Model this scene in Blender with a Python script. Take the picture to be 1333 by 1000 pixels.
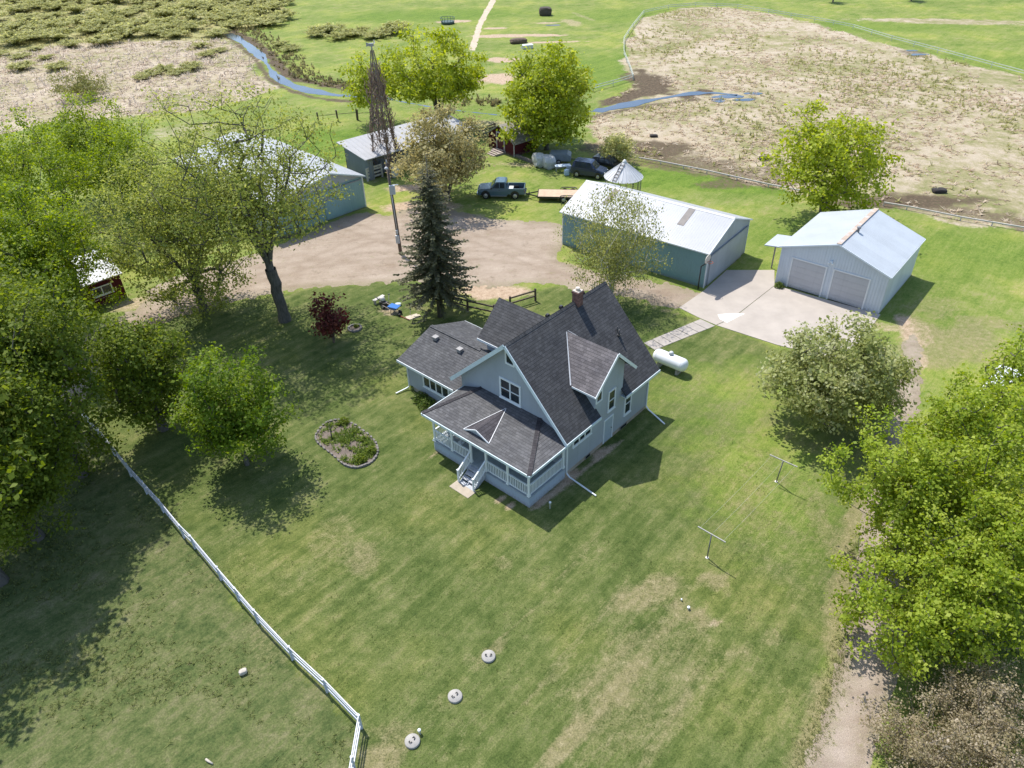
import bpy, bmesh, math, random
import numpy as np
from mathutils import Matrix, Vector
PI = math.pi
rad = math.radians
rng = np.random.default_rng(7)
random.seed(7)
for o in list(bpy.data.objects): bpy.data.objects.remove(o)
scene = bpy.context.scene
COL = scene.collection

# ------------------------------------------------------------------ camera (survey of the photograph)
CF, CTH, CRO, CH = 968.75, rad(36.119), rad(1.526), 31.0
_c, _s = math.cos(CRO), math.sin(CRO)
FWD = Vector((0, math.cos(CTH), -math.sin(CTH)))
DWN = Vector((0, -math.sin(CTH), -math.cos(CTH)))
RGT = Vector((1, 0, 0))
C_R = _c*RGT + _s*DWN
C_D = -_s*RGT + _c*DWN
def G(px, py, z=0.0):
    """photo measurement -> point of the level ground (or of a level plane at height z)"""
    d = FWD + C_R*((px-666.5)/CF) + C_D*((py-500)/CF)
    t = (z-CH)/d.z
    return (d.x*t, d.y*t)
cam = bpy.data.cameras.new('camera'); cam_o = bpy.data.objects.new('camera', cam); COL.objects.link(cam_o)
M = Matrix((C_R, -C_D, -FWD)).transposed().to_4x4(); M.translation = (0, 0, CH)
cam_o.matrix_world = M
cam.sensor_width = 36.0; cam.lens = 36.0*CF/1333.0; cam.clip_start = .5; cam.clip_end = 4000
scene.camera = cam_o

# ------------------------------------------------------------------ light
w = bpy.data.worlds.new('World'); scene.world = w; w.use_nodes = True
nt = w.node_tree; bg = nt.nodes['Background']
sky = nt.nodes.new('ShaderNodeTexSky'); sky.sky_type = 'NISHITA'; sky.sun_disc = False
SUN_EL = rad(60.8); SUN_AZ = math.atan2(-.33, .45)
sky.sun_elevation = SUN_EL; sky.sun_rotation = SUN_AZ % (2*PI)
sky.air_density = 1.0; sky.dust_density = 1.0; sky.ozone_density = 1.0
nt.links.new(sky.outputs[0], bg.inputs[0]); bg.inputs[1].default_value = .15
sl = bpy.data.lights.new('sun', 'SUN'); sl.energy = 3.7; sl.angle = rad(.55); sl.color = (1, .955, .88)
so = bpy.data.objects.new('sun', sl); COL.objects.link(so)
so.rotation_euler = Vector((.33, -.45, -1)).to_track_quat('-Z', 'Y').to_euler()
scene.view_settings.view_transform = 'Standard'; scene.view_settings.look = 'None'
scene.view_settings.exposure = 0.68; scene.view_settings.gamma = 1.0
try:
    scene.cycles.max_bounces = 6; scene.cycles.transparent_max_bounces = 8
    scene.cycles.diffuse_bounces = 3; scene.cycles.glossy_bounces = 3
except Exception: pass

# ------------------------------------------------------------------ noise
def _hash(ix, iy, seed):
    h = (ix.astype(np.int64)*374761393 + iy.astype(np.int64)*668265263 + seed*144665) & 0xffffffff
    h = ((h ^ (h >> 13))*1274126177) & 0xffffffff
    return ((h ^ (h >> 16)) & 0xffff)/65535.0
def vnoise(x, y, seed=0):
    x = np.asarray(x, float); y = np.asarray(y, float)
    ix = np.floor(x); iy = np.floor(y); fx = x-ix; fy = y-iy
    fx = fx*fx*(3-2*fx); fy = fy*fy*(3-2*fy)
    a = _hash(ix, iy, seed); b = _hash(ix+1, iy, seed); c = _hash(ix, iy+1, seed); d = _hash(ix+1, iy+1, seed)
    return (a*(1-fx)+b*fx)*(1-fy)+(c*(1-fx)+d*fx)*fy
def fbm(x, y, seed=0, o=4):
    s = 0; a = .5; t = 0
    for i in range(o):
        s = s+a*vnoise(x, y, seed+i*17); t += a; a *= .5; x = np.asarray(x)*2.03; y = np.asarray(y)*2.03
    return s/t
def sdf_poly(x, y, poly):
    """signed distance, positive inside"""
    x = np.asarray(x, float).ravel(); y = np.asarray(y, float).ravel()
    p = np.asarray(poly, float); q = np.roll(p, -1, 0)
    d2 = np.full(x.shape, 1e18); ins = np.zeros(x.shape, bool)
    for (ax, ay), (bx, by) in zip(p, q):
        ex, ey = bx-ax, by-ay; L = ex*ex+ey*ey+1e-12
        t = np.clip(((x-ax)*ex+(y-ay)*ey)/L, 0, 1)
        d2 = np.minimum(d2, (x-ax-t*ex)**2+(y-ay-t*ey)**2)
        cr = ((ay > y) != (by > y)) & (x < (bx-ax)*(y-ay)/(by-ay+1e-15)+ax)
        ins ^= cr
    d = np.sqrt(d2)
    return np.where(ins, d, -d)
def dist_line(x, y, pts):
    x = np.asarray(x, float).ravel(); y = np.asarray(y, float).ravel(); d2 = np.full(x.shape, 1e18)
    for (ax, ay), (bx, by) in zip(pts[:-1], pts[1:]):
        ex, ey = bx-ax, by-ay; L = ex*ex+ey*ey+1e-12
        t = np.clip(((x-ax)*ex+(y-ay)*ey)/L, 0, 1)
        d2 = np.minimum(d2, (x-ax-t*ex)**2+(y-ay-t*ey)**2)
    return np.sqrt(d2)
def spline(pts, n=6, closed=False):
    P = [np.array(p, float) for p in pts]; N = len(P); out = []
    rngs = range(N if closed else N-1)
    for i in rngs:
        if closed: a, b, c, d = P[i-1], P[i], P[(i+1) % N], P[(i+2) % N]
        else: a, b, c, d = P[max(i-1, 0)], P[i], P[i+1], P[min(i+2, N-1)]
        for k in range(n):
            t = k/n
            out.append(.5*((2*b)+(-a+c)*t+(2*a-5*b+4*c-d)*t*t+(-a+3*b-3*c+d)*t**3))
    if not closed: out.append(P[-1])
    return [tuple(p) for p in out]
def GP(l): return [G(*p) for p in l]

# ------------------------------------------------------------------ materials
MATS = {}
def new_mat(name):
    m = bpy.data.materials.new(name); m.use_nodes = True
    return m, m.node_tree.nodes, m.node_tree.links, m.node_tree.nodes['Principled BSDF']
def rgb(c): return (c[0], c[1], c[2], 1)
def nnoise(N, L, vec, scale, detail=3, rough=.55):
    n = N.new('ShaderNodeTexNoise'); n.inputs['Scale'].default_value = scale; n.inputs['Detail'].default_value = detail
    n.inputs['Roughness'].default_value = rough
    if vec is not None: L.new(vec, n.inputs['Vector'])
    return n.outputs['Fac']
def nramp(N, L, fac, stops):
    r = N.new('ShaderNodeValToRGB'); e = r.color_ramp.elements
    e[0].position = stops[0][0]; e[0].color = rgb(stops[0][1])
    e[1].position = stops[-1][0]; e[1].color = rgb(stops[-1][1])
    for p, c in stops[1:-1]:
        k = e.new(p); k.color = rgb(c)
    L.new(fac, r.inputs['Fac']); return r.outputs['Color']
def nmix(N, L, fac, a, b, mode='MIX'):
    m = N.new('ShaderNodeMix'); m.data_type = 'RGBA'; m.blend_type = mode
    for sock, v in ((m.inputs['Factor'], fac), (m.inputs[6], a), (m.inputs[7], b)):
        if isinstance(v, bpy.types.NodeSocket): L.new(v, sock)
        elif isinstance(v, (int, float)): sock.default_value = v
        else: sock.default_value = rgb(v)
    return m.outputs[2]
def nmath(N, L, op, a, b=None, clamp=False):
    m = N.new('ShaderNodeMath'); m.operation = op; m.use_clamp = clamp
    for s, v in ((m.inputs[0], a), (m.inputs[1], b)):
        if v is None: continue
        if isinstance(v, bpy.types.NodeSocket): L.new(v, s)
        else: s.default_value = v
    return m.outputs[0]
def nbump(N, L, h, strength, dist, bsdf):
    b = N.new('ShaderNodeBump'); b.inputs['Strength'].default_value = strength; b.inputs['Distance'].default_value = dist
    L.new(h, b.inputs['Height']); L.new(b.outputs[0], bsdf.inputs['Normal'])
def objco(N): return N.new('ShaderNodeTexCoord').outputs['Object']
def uvco(N): return N.new('ShaderNodeTexCoord').outputs['UV']
def plain(name, c, rough=.6, var=.12, scale=3.0, metal=0, bump=0, spec=.5, var2=None):
    """painted / weathered surface: base colour with broad and fine mottling"""
    if name in MATS: return MATS[name]
    m, N, L, B = new_mat(name); co = objco(N)
    f = nnoise(N, L, co, scale, 5, .6)
    lo = tuple(x*(1-var) for x in c); hi = tuple(min(1, x*(1+var)) for x in c)
    col = nramp(N, L, f, [(.3, lo), (.7, hi)])
    if var2:
        f2 = nnoise(N, L, co, var2[0], 4, .65)
        k = nmath(N, L, 'MULTIPLY', nmath(N, L, 'SUBTRACT', f2, var2[2], True), 4.0, True)
        col = nmix(N, L, k, col, var2[1])
    L.new(col, B.inputs['Base Color']); B.inputs['Roughness'].default_value = rough; B.inputs['Metallic'].default_value = metal
    B.inputs['Specular IOR Level'].default_value = spec
    if bump: nbump(N, L, nnoise(N, L, co, scale*8, 3), bump, .02, B)
    MATS[name] = m; return m
def ribbed(name, c, pitch, axis=0, rough=.45, depth=.02, dirt=(.3, .27, .22), dirtk=.15, spec=.5, metal=0, sharp=True):
    """ribbed sheet metal or lapped siding: ribs run along the UV axes, which are metres"""
    if name in MATS: return MATS[name]
    m, N, L, B = new_mat(name); uv = uvco(N)
    sp = N.new('ShaderNodeSeparateXYZ'); L.new(uv, sp.inputs[0])
    x = nmath(N, L, 'DIVIDE', sp.outputs[axis], pitch)
    fr = nmath(N, L, 'FRACT', x)
    if sharp: h = nmath(N, L, 'LESS_THAN', fr, .16)
    else: h = fr
    n1 = nnoise(N, L, objco(N), .7, 5, .6); n2 = nnoise(N, L, objco(N), 7., 4, .6)
    col = nramp(N, L, n1, [(.3, tuple(v*.93 for v in c)), (.7, tuple(min(1, v*1.05) for v in c))])
    k = nmath(N, L, 'MULTIPLY', nmath(N, L, 'SUBTRACT', n2, .56, True), dirtk*8, True)
    col = nmix(N, L, k, col, dirt)
    # panel-to-panel tone
    fl = nmath(N, L, 'FLOOR', nmath(N, L, 'DIVIDE', sp.outputs[0], .92)); wn = N.new('ShaderNodeTexWhiteNoise'); wn.noise_dimensions = '1D'
    L.new(fl, wn.inputs['W']); hv = N.new('ShaderNodeHueSaturation')
    L.new(nmath(N, L, 'ADD', nmath(N, L, 'MULTIPLY', wn.outputs['Value'], .09), .955), hv.inputs['Value']); L.new(col, hv.inputs['Color'])
    so3 = N.new('ShaderNodeSeparateXYZ'); L.new(objco(N), so3.inputs[0])
    sp_k = nmath(N, L, 'MULTIPLY', nmath(N, L, 'SUBTRACT', nmath(N, L, 'ADD', nmath(N, L, 'MULTIPLY', n2, .9), -.12), so3.outputs[2], True), 1.6, True)
    mp = N.new('ShaderNodeMapping'); mp.inputs['Scale'].default_value = (7, 7, .35); L.new(objco(N), mp.inputs[0])
    st_k = nmath(N, L, 'MULTIPLY', nmath(N, L, 'SUBTRACT', nnoise(N, L, mp.outputs[0], 1.0, 4, .6), .55, True), 1.6, True)
    c2 = nmix(N, L, st_k, hv.outputs[0], tuple(v*.62 for v in c)); c2 = nmix(N, L, sp_k, c2, (.22, .19, .15))
    L.new(c2, B.inputs['Base Color']); B.inputs['Roughness'].default_value = rough; B.inputs['Metallic'].default_value = metal
    B.inputs['Specular IOR Level'].default_value = spec
    nbump(N, L, h, 1.0, depth, B)
    MATS[name] = m; return m
def shingle(name, c, cw=.26, chh=.19, spread=.22, bump=.035):
    if name in MATS: return MATS[name]
    m, N, L, B = new_mat(name); uv = uvco(N)
    br = N.new('ShaderNodeTexBrick'); br.offset = .5; L.new(uv, br.inputs['Vector'])
    br.inputs['Scale'].default_value = 1; br.inputs['Brick Width'].default_value = cw; br.inputs['Row Height'].default_value = chh
    br.inputs['Mortar Size'].default_value = .006; br.inputs['Mortar Smooth'].default_value = .4; br.inputs['Bias'].default_value = 0
    br.inputs['Color1'].default_value = rgb([v*(1-spread) for v in c]); br.inputs['Color2'].default_value = rgb([v*(1+spread) for v in c])
    br.inputs['Mortar'].default_value = rgb([v*.45 for v in c])
    n1 = nnoise(N, L, objco(N), 1.1, 5, .6)
    col = nmix(N, L, 1.0, br.outputs['Color'], nramp(N, L, n1, [(.3, (.78, .78, .8)), (.7, (1.2, 1.18, 1.15))]), 'MULTIPLY')
    n3 = nnoise(N, L, objco(N), 30, 2, .6)
    col = nmix(N, L, .7, col, nramp(N, L, n3, [(.3, (.6, .6, .6)), (.7, (1.35, 1.35, 1.35))]), 'MULTIPLY')
    L.new(col, B.inputs['Base Color']); B.inputs['Roughness'].default_value = .85; B.inputs['Specular IOR Level'].default_value = .3
    sp = N.new('ShaderNodeSeparateXYZ'); L.new(uv, sp.inputs[0])
    fr = nmath(N, L, 'FRACT', nmath(N, L, 'DIVIDE', sp.outputs[1], chh))
    ln_ = nmath(N, L, 'MULTIPLY', nmath(N, L, 'LESS_THAN', fr, .13), .5); col = nmix(N, L, ln_, col, tuple(v*.35 for v in c)); L.new(col, B.inputs['Base Color'])  # darker line along every row paints in the shadow of its lap
    h = nmath(N, L, 'ADD', nmath(N, L, 'MULTIPLY', fr, -1.0), nmath(N, L, 'MULTIPLY', n3, .5))
    nbump(N, L, h, 1.0, bump, B)
    MATS[name] = m; return m
def glass(name='window_glass', c=(.015, .02, .025), rough=.06):
    if name in MATS: return MATS[name]
    m, N, L, B = new_mat(name)
    n = nnoise(N, L, objco(N), 1.2, 2)
    L.new(nramp(N, L, n, [(.3, c), (.7, tuple(v*2.2 for v in c))]), B.inputs['Base Color'])
    B.inputs['Roughness'].default_value = rough; MATS[name] = m; return m
def leafmat(name, dark, mid, light, trans=.35):
    if name in MATS: return MATS[name]
    m, N, L, B = new_mat(name)
    a = N.new('ShaderNodeAttribute'); a.attribute_name = 'tint'
    col = nramp(N, L, a.outputs['Fac'], [(0., dark), (.5, mid), (1., light)])
    out = N['Material Output'] if 'Material Output' in N else N.new('ShaderNodeOutputMaterial')
    L.new(col, B.inputs['Base Color']); B.inputs['Roughness'].default_value = .55; B.inputs['Specular IOR Level'].default_value = .25
    tr = N.new('ShaderNodeBsdfTranslucent'); hs = N.new('ShaderNodeHueSaturation'); hs.inputs['Hue'].default_value = .485
    hs.inputs['Saturation'].default_value = 1.1; hs.inputs['Value'].default_value = 1.15
    L.new(col, hs.inputs['Color']); L.new(hs.outputs[0], tr.inputs['Color'])
    mx = N.new('ShaderNodeMixShader'); mx.inputs[0].default_value = trans
    L.new(B.outputs[0], mx.inputs[1]); L.new(tr.outputs[0], mx.inputs[2]); L.new(mx.outputs[0], out.inputs['Surface'])
    MATS[name] = m; return m
def barkmat(name, c, c2=None):
    if name in MATS: return MATS[name]
    m, N, L, B = new_mat(name); co = objco(N)
    mp = N.new('ShaderNodeMapping'); mp.inputs['Scale'].default_value = (6, 6, 1.2); L.new(co, mp.inputs[0])
    n = nnoise(N, L, mp.outputs[0], 2.0, 5, .65)
    L.new(nramp(N, L, n, [(.3, tuple(v*.55 for v in c)), (.7, c2 or tuple(v*1.4 for v in c))]), B.inputs['Base Color'])
    B.inputs['Roughness'].default_value = .9; nbump(N, L, n, .8, .05, B); MATS[name] = m; return m

# ------------------------------------------------------------------ mesh building
class MB:
    def __init__(s): s.v = []; s.f = []; s.m = []; s.sm = []
    def face(s, pts, mi=0, smooth=False):
        b = len(s.v); s.v += [tuple(p) for p in pts]; s.f.append(tuple(range(b, b+len(pts)))); s.m.append(mi); s.sm.append(smooth)
    def mesh(s, vs, fs, mi=0, smooth=False):
        b = len(s.v); s.v += [tuple(p) for p in vs]
        for f in fs: s.f.append(tuple(b+i for i in f)); s.m.append(mi); s.sm.append(smooth)
    def box(s, a, b, mi=0):
        (x0, y0, z0), (x1, y1, z1) = [min(p, q) for p, q in zip(a, b)], [max(p, q) for p, q in zip(a, b)]
        vs = [(x0,y0,z0),(x1,y0,z0),(x1,y1,z0),(x0,y1,z0),(x0,y0,z1),(x1,y0,z1),(x1,y1,z1),(x0,y1,z1)]
        s.mesh(vs, [(3,2,1,0),(4,5,6,7),(0,1,5,4),(1,2,6,5),(2,3,7,6),(3,0,4,7)], mi); return s
    def cbox(s, c, d, mi=0, rz=0, bev=0):
        """centred box, optionally turned about z and with chamfered vertical edges"""
        x, y, z = d[0]/2, d[1]/2, d[2]/2
        if bev: ring = [(-x+bev,-y),(x-bev,-y),(x,-y+bev),(x,y-bev),(x-bev,y),(-x+bev,y),(-x,y-bev),(-x,-y+bev)]
        else: ring = [(-x,-y),(x,-y),(x,y),(-x,y)]
        cs, sn = math.cos(rz), math.sin(rz)
        r2 = [(c[0]+a*cs-b*sn, c[1]+a*sn+b*cs) for a, b in ring]
        s.prism(r2, c[2]-z, c[2]+z, mi); return s
    def prism(s, ring, z0, z1, mi=0):
        n = len(ring); vs = [(x, y, z0) for x, y in ring]+[(x, y, z1) for x, y in ring]
        s.mesh(vs, [tuple(range(n-1, -1, -1)), tuple(range(n, 2*n))]+[(i, (i+1) % n, n+(i+1) % n, n+i) for i in range(n)], mi); return s
    def extr(s, pts, vec, mi=0):
        """polygon in 3-D extruded along vec, closed; winding fixed later"""
        n = len(pts); q = [tuple(a+b for a, b in zip(p, vec)) for p in pts]
        s.mesh(list(pts)+q, [tuple(range(n-1, -1, -1)), tuple(range(n, 2*n))]+[(i, (i+1) % n, n+(i+1) % n, n+i) for i in range(n)], mi); return s
    def bar(s, a, b, w, h=None, mi=0, up=(0, 0, 1)):
        """rectangular bar from a to b"""
        h = h or w; a = Vector(a); b = Vector(b); d = (b-a)
        if d.length < 1e-6: return s
        d.normalize(); u = Vector(up)
        if abs(d.dot(u)) > .98: u = Vector((1, 0, 0))
        x = d.cross(u).normalized()*(w/2); y = d.cross(x).normalized()*(h/2)
        vs = [a-x-y, a+x-y, a+x+y, a-x+y, b-x-y, b+x-y, b+x+y, b-x+y]
        s.mesh(vs, [(3,2,1,0),(4,5,6,7),(0,1,5,4),(1,2,6,5),(2,3,7,6),(3,0,4,7)], mi); return s
    def tube(s, pts, r, n=8, mi=0, caps=True, smooth=True):
        P = [Vector(p) for p in pts]; R = r if isinstance(r, (list, tuple)) else [r]*len(P)
        vs = []; pu = None
        for i, p in enumerate(P):
            d = (P[min(i+1, len(P)-1)]-P[max(i-1, 0)]).normalized()
            u = pu if pu is not None else (Vector((0, 0, 1)) if abs(d.z) < .9 else Vector((1, 0, 0)))
            x = d.cross(u)
            if x.length < 1e-4: x = d.cross(Vector((0, 1, 0)))
            x.normalize(); y = x.cross(d).normalized(); pu = y
            for k in range(n):
                a = 2*PI*k/n; vs.append(p+x*(R[i]*math.cos(a))+y*(R[i]*math.sin(a)))
        fs = [(i*n+k, i*n+(k+1) % n, (i+1)*n+(k+1) % n, (i+1)*n+k) for i in range(len(P)-1) for k in range(n)]
        s.mesh(vs, fs, mi, smooth)
        if caps:
            b = len(s.v)-len(vs); s.f += [tuple(b+k for k in range(n)), tuple(b+(len(P)-1)*n+k for k in range(n-1, -1, -1))]; s.m += [mi]*2; s.sm += [False]*2
        return s
    def lathe(s, prof, c=(0, 0, 0), n=24, mi=0, smooth=True, axis='z'):
        vs = []
        for r, z in prof:
            for k in range(n):
                a = 2*PI*k/n; p = (r*math.cos(a), r*math.sin(a), z)
                if axis == 'x': p = (p[2], p[0], p[1])
                if axis == 'y': p = (p[0], p[2], p[1])
                vs.append((c[0]+p[0], c[1]+p[1], c[2]+p[2]))
        m = len(prof)
        s.mesh(vs, [(i*n+k, i*n+(k+1) % n, (i+1)*n+(k+1) % n, (i+1)*n+k) for i in range(m-1) for k in range(n)], mi, smooth)
        b = len(s.v)-len(vs); s.f += [tuple(b+k for k in range(n-1, -1, -1)), tuple(b+(m-1)*n+k for k in range(n))]; s.m += [mi]*2; s.sm += [False]*2
        return s
    def build(s, name, mats, parent=None, fix=True, uv=True):
        me = bpy.data.meshes.new(name); me.from_pydata(s.v, [], s.f)
        if not isinstance(mats, (list, tuple)): mats = [mats]
        for m in mats: me.materials.append(m)
        me.polygons.foreach_set('material_index', s.m); me.polygons.foreach_set('use_smooth', s.sm)
        if fix:
            bm = bmesh.new(); bm.from_mesh(me); bmesh.ops.recalc_face_normals(bm, faces=bm.faces); bm.to_mesh(me); bm.free()
        if uv:
            ul = me.uv_layers.new(name='UVMap'); co = np.zeros(len(me.vertices)*3); me.vertices.foreach_get('co', co); co = co.reshape(-1, 3)
            buf = np.zeros((len(me.loops), 2))
            for p in me.polygons:
                n = p.normal
                if abs(n.z) < .995: u = Vector((-n.y, n.x, 0)).normalized(); v = n.cross(u)
                else: u = Vector((1, 0, 0)); v = Vector((0, 1, 0))
                li = list(p.loop_indices); vi = list(p.vertices)
                buf[li, 0] = co[vi] @ np.array(u); buf[li, 1] = co[vi] @ np.array(v)
            ul.data.foreach_set('uv', buf.ravel())
        me.update()
        o = bpy.data.objects.new(name, me); COL.objects.link(o)
        if parent: o.parent = parent
        return o
def tag(o, label=None, cat=None, group=None, kind=None):
    if label: o['label'] = label
    if cat: o['category'] = cat
    if group: o['group'] = group
    if kind: o['kind'] = kind
    return o
def thing(name, label, cat, loc=(0, 0, 0), rz=0, group=None):
    o = bpy.data.objects.new(name, None); COL.objects.link(o); o.location = (loc[0], loc[1], loc[2] if len(loc) > 2 else 0)
    o.rotation_euler = (0, 0, rz); o.empty_display_size = .3
    return tag(o, label, cat, group)
def raw_mesh(name, V, F, mats, parent=None, attrs=None, smooth=None, mi=None):
    """numpy arrays -> mesh object. F: (n,k) same-size faces or list of such arrays"""
    Fs = F if isinstance(F, list) else [F]
    me = bpy.data.meshes.new(name); nl = sum(f.size for f in Fs); nf = sum(len(f) for f in Fs)
    me.vertices.add(len(V)); me.vertices.foreach_set('co', np.asarray(V, np.float32).ravel())
    me.loops.add(nl); me.loops.foreach_set('vertex_index', np.concatenate([f.ravel() for f in Fs]).astype(np.int32))
    me.polygons.add(nf); tot = np.concatenate([np.full(len(f), f.shape[1]) for f in Fs]).astype(np.int32)
    st = np.concatenate([[0], np.cumsum(tot)[:-1]]).astype(np.int32)
    me.polygons.foreach_set('loop_start', st); me.polygons.foreach_set('loop_total', tot)
    if mi is not None: me.polygons.foreach_set('material_index', np.asarray(mi, np.int32))
    if smooth is not None: me.polygons.foreach_set('use_smooth', np.broadcast_to(smooth, (nf,)).astype(bool))
    for m in (mats if isinstance(mats, (list, tuple)) else [mats]): me.materials.append(m)
    for k, (dom, arr) in (attrs or {}).items():
        if arr.ndim == 1: a = me.attributes.new(k, 'FLOAT', dom); a.data.foreach_set('value', arr.astype(np.float32))
        else: a = me.attributes.new(k, 'FLOAT_COLOR', dom); a.data.foreach_set('color', arr.astype(np.float32).ravel())
    me.update(calc_edges=True)
    o = bpy.data.objects.new(name, me); COL.objects.link(o)
    if parent: o.parent = parent
    return o
# ================================================================== GROUND
def axis(lo, hi, step, far, grow=1.25):
    a = list(np.arange(lo, hi+1e-6, step)); s = step
    b = [lo]
    while b[-1] > -far: s *= grow; b.append(b[-1]-s)
    s = step; c = [hi]
    while c[-1] < far: s *= grow; c.append(c[-1]+s)
    return np.array(b[:0:-1]+a+c[1:])
MARSH_R = spline(GP([(845,22),(905,10),(985,15),(1070,34),(1170,62),(1280,88),(1345,106),(1480,150),(1480,330),(1333,302),(1250,288),(1170,272),(1085,258),(1000,243),(905,223),(845,207),(800,190),(772,178),(772,150),(826,107),(815,76),(822,42)]), 4, True)
MARSH_L = spline(GP([(-120,110),(-40,86),(60,62),(130,54),(215,56),(292,52),(318,66),(352,104),(332,128),(262,142),(205,150),(120,160),(40,165),(-120,205)]), 4, True)
SHRUBLAND = spline(GP([(-200,-20),(60,-30),(330,-20),(372,8),(345,30),(296,46),(270,72),(215,62),(130,58),(60,66),(-60,95),(-200,140)]), 4, True)
ROUGH = GP([(-200,720),(-60,620),(60,560),(108,546),(172,622),(215,668),(252,712),(290,757),(337,812),(382,860),(427,902),(470,948),(466,1000),(440,1150),(-200,1150)])
LAWN = spline(GP([(80,546),(160,470),(240,410),(340,388),(420,374),(530,366),(640,395),(720,374),(860,398),(932,424),(1010,450),(1090,470),(1150,560),(1110,740),(1060,950),(1040,1150),(480,1150),(450,950),(315,818),(190,674)]), 3, True)
MUD = spline(GP([(775,136),(800,128),(830,112),(826,92),(842,88),(858,104),(880,120),(930,118),(900,126),(850,126),(800,137),(776,144)]), 4, True)
STREAM = spline(GP([(296,44),(318,56),(342,76),(358,98),(385,113),(430,123),(490,127),(560,139),(640,149),(700,152),(772,145),(800,140),(850,130),(912,121),(960,124)]), 5)

xs = axis(-85, 110, .55, 1500); ys = axis(8, 205, .55, 1500)
GX, GY = np.meshgrid(xs, ys); gx = GX.ravel(); gy = GY.ravel()
n = len(gx)
near = (gx > -140) & (gx < 160) & (gy > -10) & (gy < 240)
def region(poly, soft=1.2, rag=2.0, sc=.35, seed=0):
    out = np.zeros(n); s = sdf_poly(gx[near], gy[near], poly)
    s = s+rag*(fbm(gx[near]*sc, gy[near]*sc, seed)-.5)*2
    out[near] = np.clip(s/soft+.5, 0, 1); return out
dry = np.zeros(n); dirt = np.zeros(n); lush = np.zeros(n); mud = np.zeros(n)
def blot(arr, px, py, rx, ry, ang=0, v=1., seed=0, z=0):
    """soft ragged patch: centre from the survey, radii in metres"""
    cx, cy = G(px, py); c, s = math.cos(rad(ang)), math.sin(rad(ang))
    k = (abs(gx-cx) < 2.2*max(rx, ry)) & (abs(gy-cy) < 2.2*max(rx, ry))
    x = gx[k]-cx; y = gy[k]-cy; a = (x*c+y*s)/rx; b = (-x*s+y*c)/ry
    d = np.sqrt(a*a+b*b)+(fbm(gx[k]*.8+seed, gy[k]*.8, 5+seed)-.5)*.9
    arr[k] = np.maximum(arr[k], v*np.clip((1.15-d)/.55, 0, 1))
def stripe(arr, pts, wd, v=1., seed=0):
    P = spline(GP(pts), 4); d = dist_line(gx[near], gy[near], P)+(fbm(gx[near]*.7, gy[near]*.7, 9+seed)-.5)*wd*1.3
    arr[near] = np.maximum(arr[near], v*np.clip((wd-d)/(wd*.6), 0, 1))
marsh = np.maximum(region(MARSH_R, 2, 2.5, .25, 3), region(MARSH_L, 2, 4, .2, 8))
shrubl = region(SHRUBLAND, 4, 5, .15, 4)
rough = region(ROUGH, .8, .6, .5, 6)
lawn = region(LAWN, 1.5, 1.0, .4, 2)
mud = region(MUD, 1.5, 2.5, .4, 7)
blot(mud, 845, 105, 4, 7, 20, .8); stripe(mud, [(800,205),(880,220),(960,232),(1000,240)], 2.2, .55, 4); blot(mud, 850, 195, 7, 4, 0, .75, 3)
stripe(mud, [(290,44),(312,60),(336,82),(350,102),(384,120),(430,130),(492,133)], .9, .75, 22); stripe(mud, [(772,152),(800,146),(850,137),(905,129)], 1.2, .7, 23); stripe(mud, [(300,40),(322,50),(350,70),(372,96),(400,106),(450,114),(490,119)], 1.6, .9, 2); blot(mud, 1180, 262, 9, 2.0, 0, .8, 9); stripe(mud, [(790,196),(860,206),(930,218),(1000,233)], 4.5, .62, 14); stripe(mud, [(1160,258),(1240,272),(1333,290)], 3.0, .6, 15); blot(mud, 1190, 70, 2.5, 3.5, 0, .6); blot(mud,940,240,4,1.6,0,.6,5)
# dry, straw-coloured places in the mown lawn
for px, py, rx, ry, a, v in [(840,775,2.4,1.2,20,.72),(905,800,1.5,.5,-35,.85),(785,875,3.0,.4,48,.68),(800,905,3.4,.5,48,.8),(735,968,1.8,.45,48,.95),(890,905,2.6,.4,55,.66),(840,850,4.5,.35,48,.62),(700,900,3.5,.3,48,.5),(860,960,3.5,.35,48,.55),(1010,690,3.2,7,10,.36),(970,600,4,3,0,.3),(830,880,5.5,3.4,48,.46),(600,980,3,1.5,48,.3),(330,720,2,3,40,.3),(450,560,3,1.5,0,.3),(1000,900,2,4,20,.3),
        (870,850,4.2,2.8,50,.42),(930,760,1.2,.45,-40,.85),(935,748,.8,.4,-30,.8),(965,850,.9,.5,0,.6),(1010,830,.7,.6,0,.5),(655,735,.9,.8,0,.5),(470,725,1.0,1.6,20,.6),(440,700,2.2,2.6,20,.44),(505,690,1.,1.2,0,.3),
        (390,760,1.8,1.2,0,.35),(620,860,.9,.7,0,.5),(650,840,.8,.4,30,.6),(580,915,1.,.7,0,.4),(520,955,1.2,.9,0,.55),(500,990,1.2,.7,0,.8),(420,600,1.6,1.0,0,.3),(490,610,1.2,.7,0,.35),(1080,700,.7,3,0,.5),(1060,650,1,2,0,.4),
        (1240,450,6,3,20,.65),(1200,430,2,3,0,.7),(1290,420,4,1.2,-15,.6),(1220,400,3,2.2,0,.5),(940,445,.7,.5,0,.45),(1000,540,1.6,.7,0,.3),(905,470,1.5,1,0,.2),(640,555,.4,.2,0,.3),(760,720,2.2,1.3,45,.35),(700,690,2.,.9,40,.3),
        (540,400,1.6,.7,-15,.6),(455,430,.9,.6,0,.6),(430,310,2,1,0,.4),(700,300,2,1,0,.4),(760,310,2.,1,0,.3),(540,930,1.6,1.0,0,.3),(350,840,2.2,1.0,-45,.4)]:
    blot(dry, px, py, rx, ry, a, v, seed=int(px) % 31)
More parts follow.
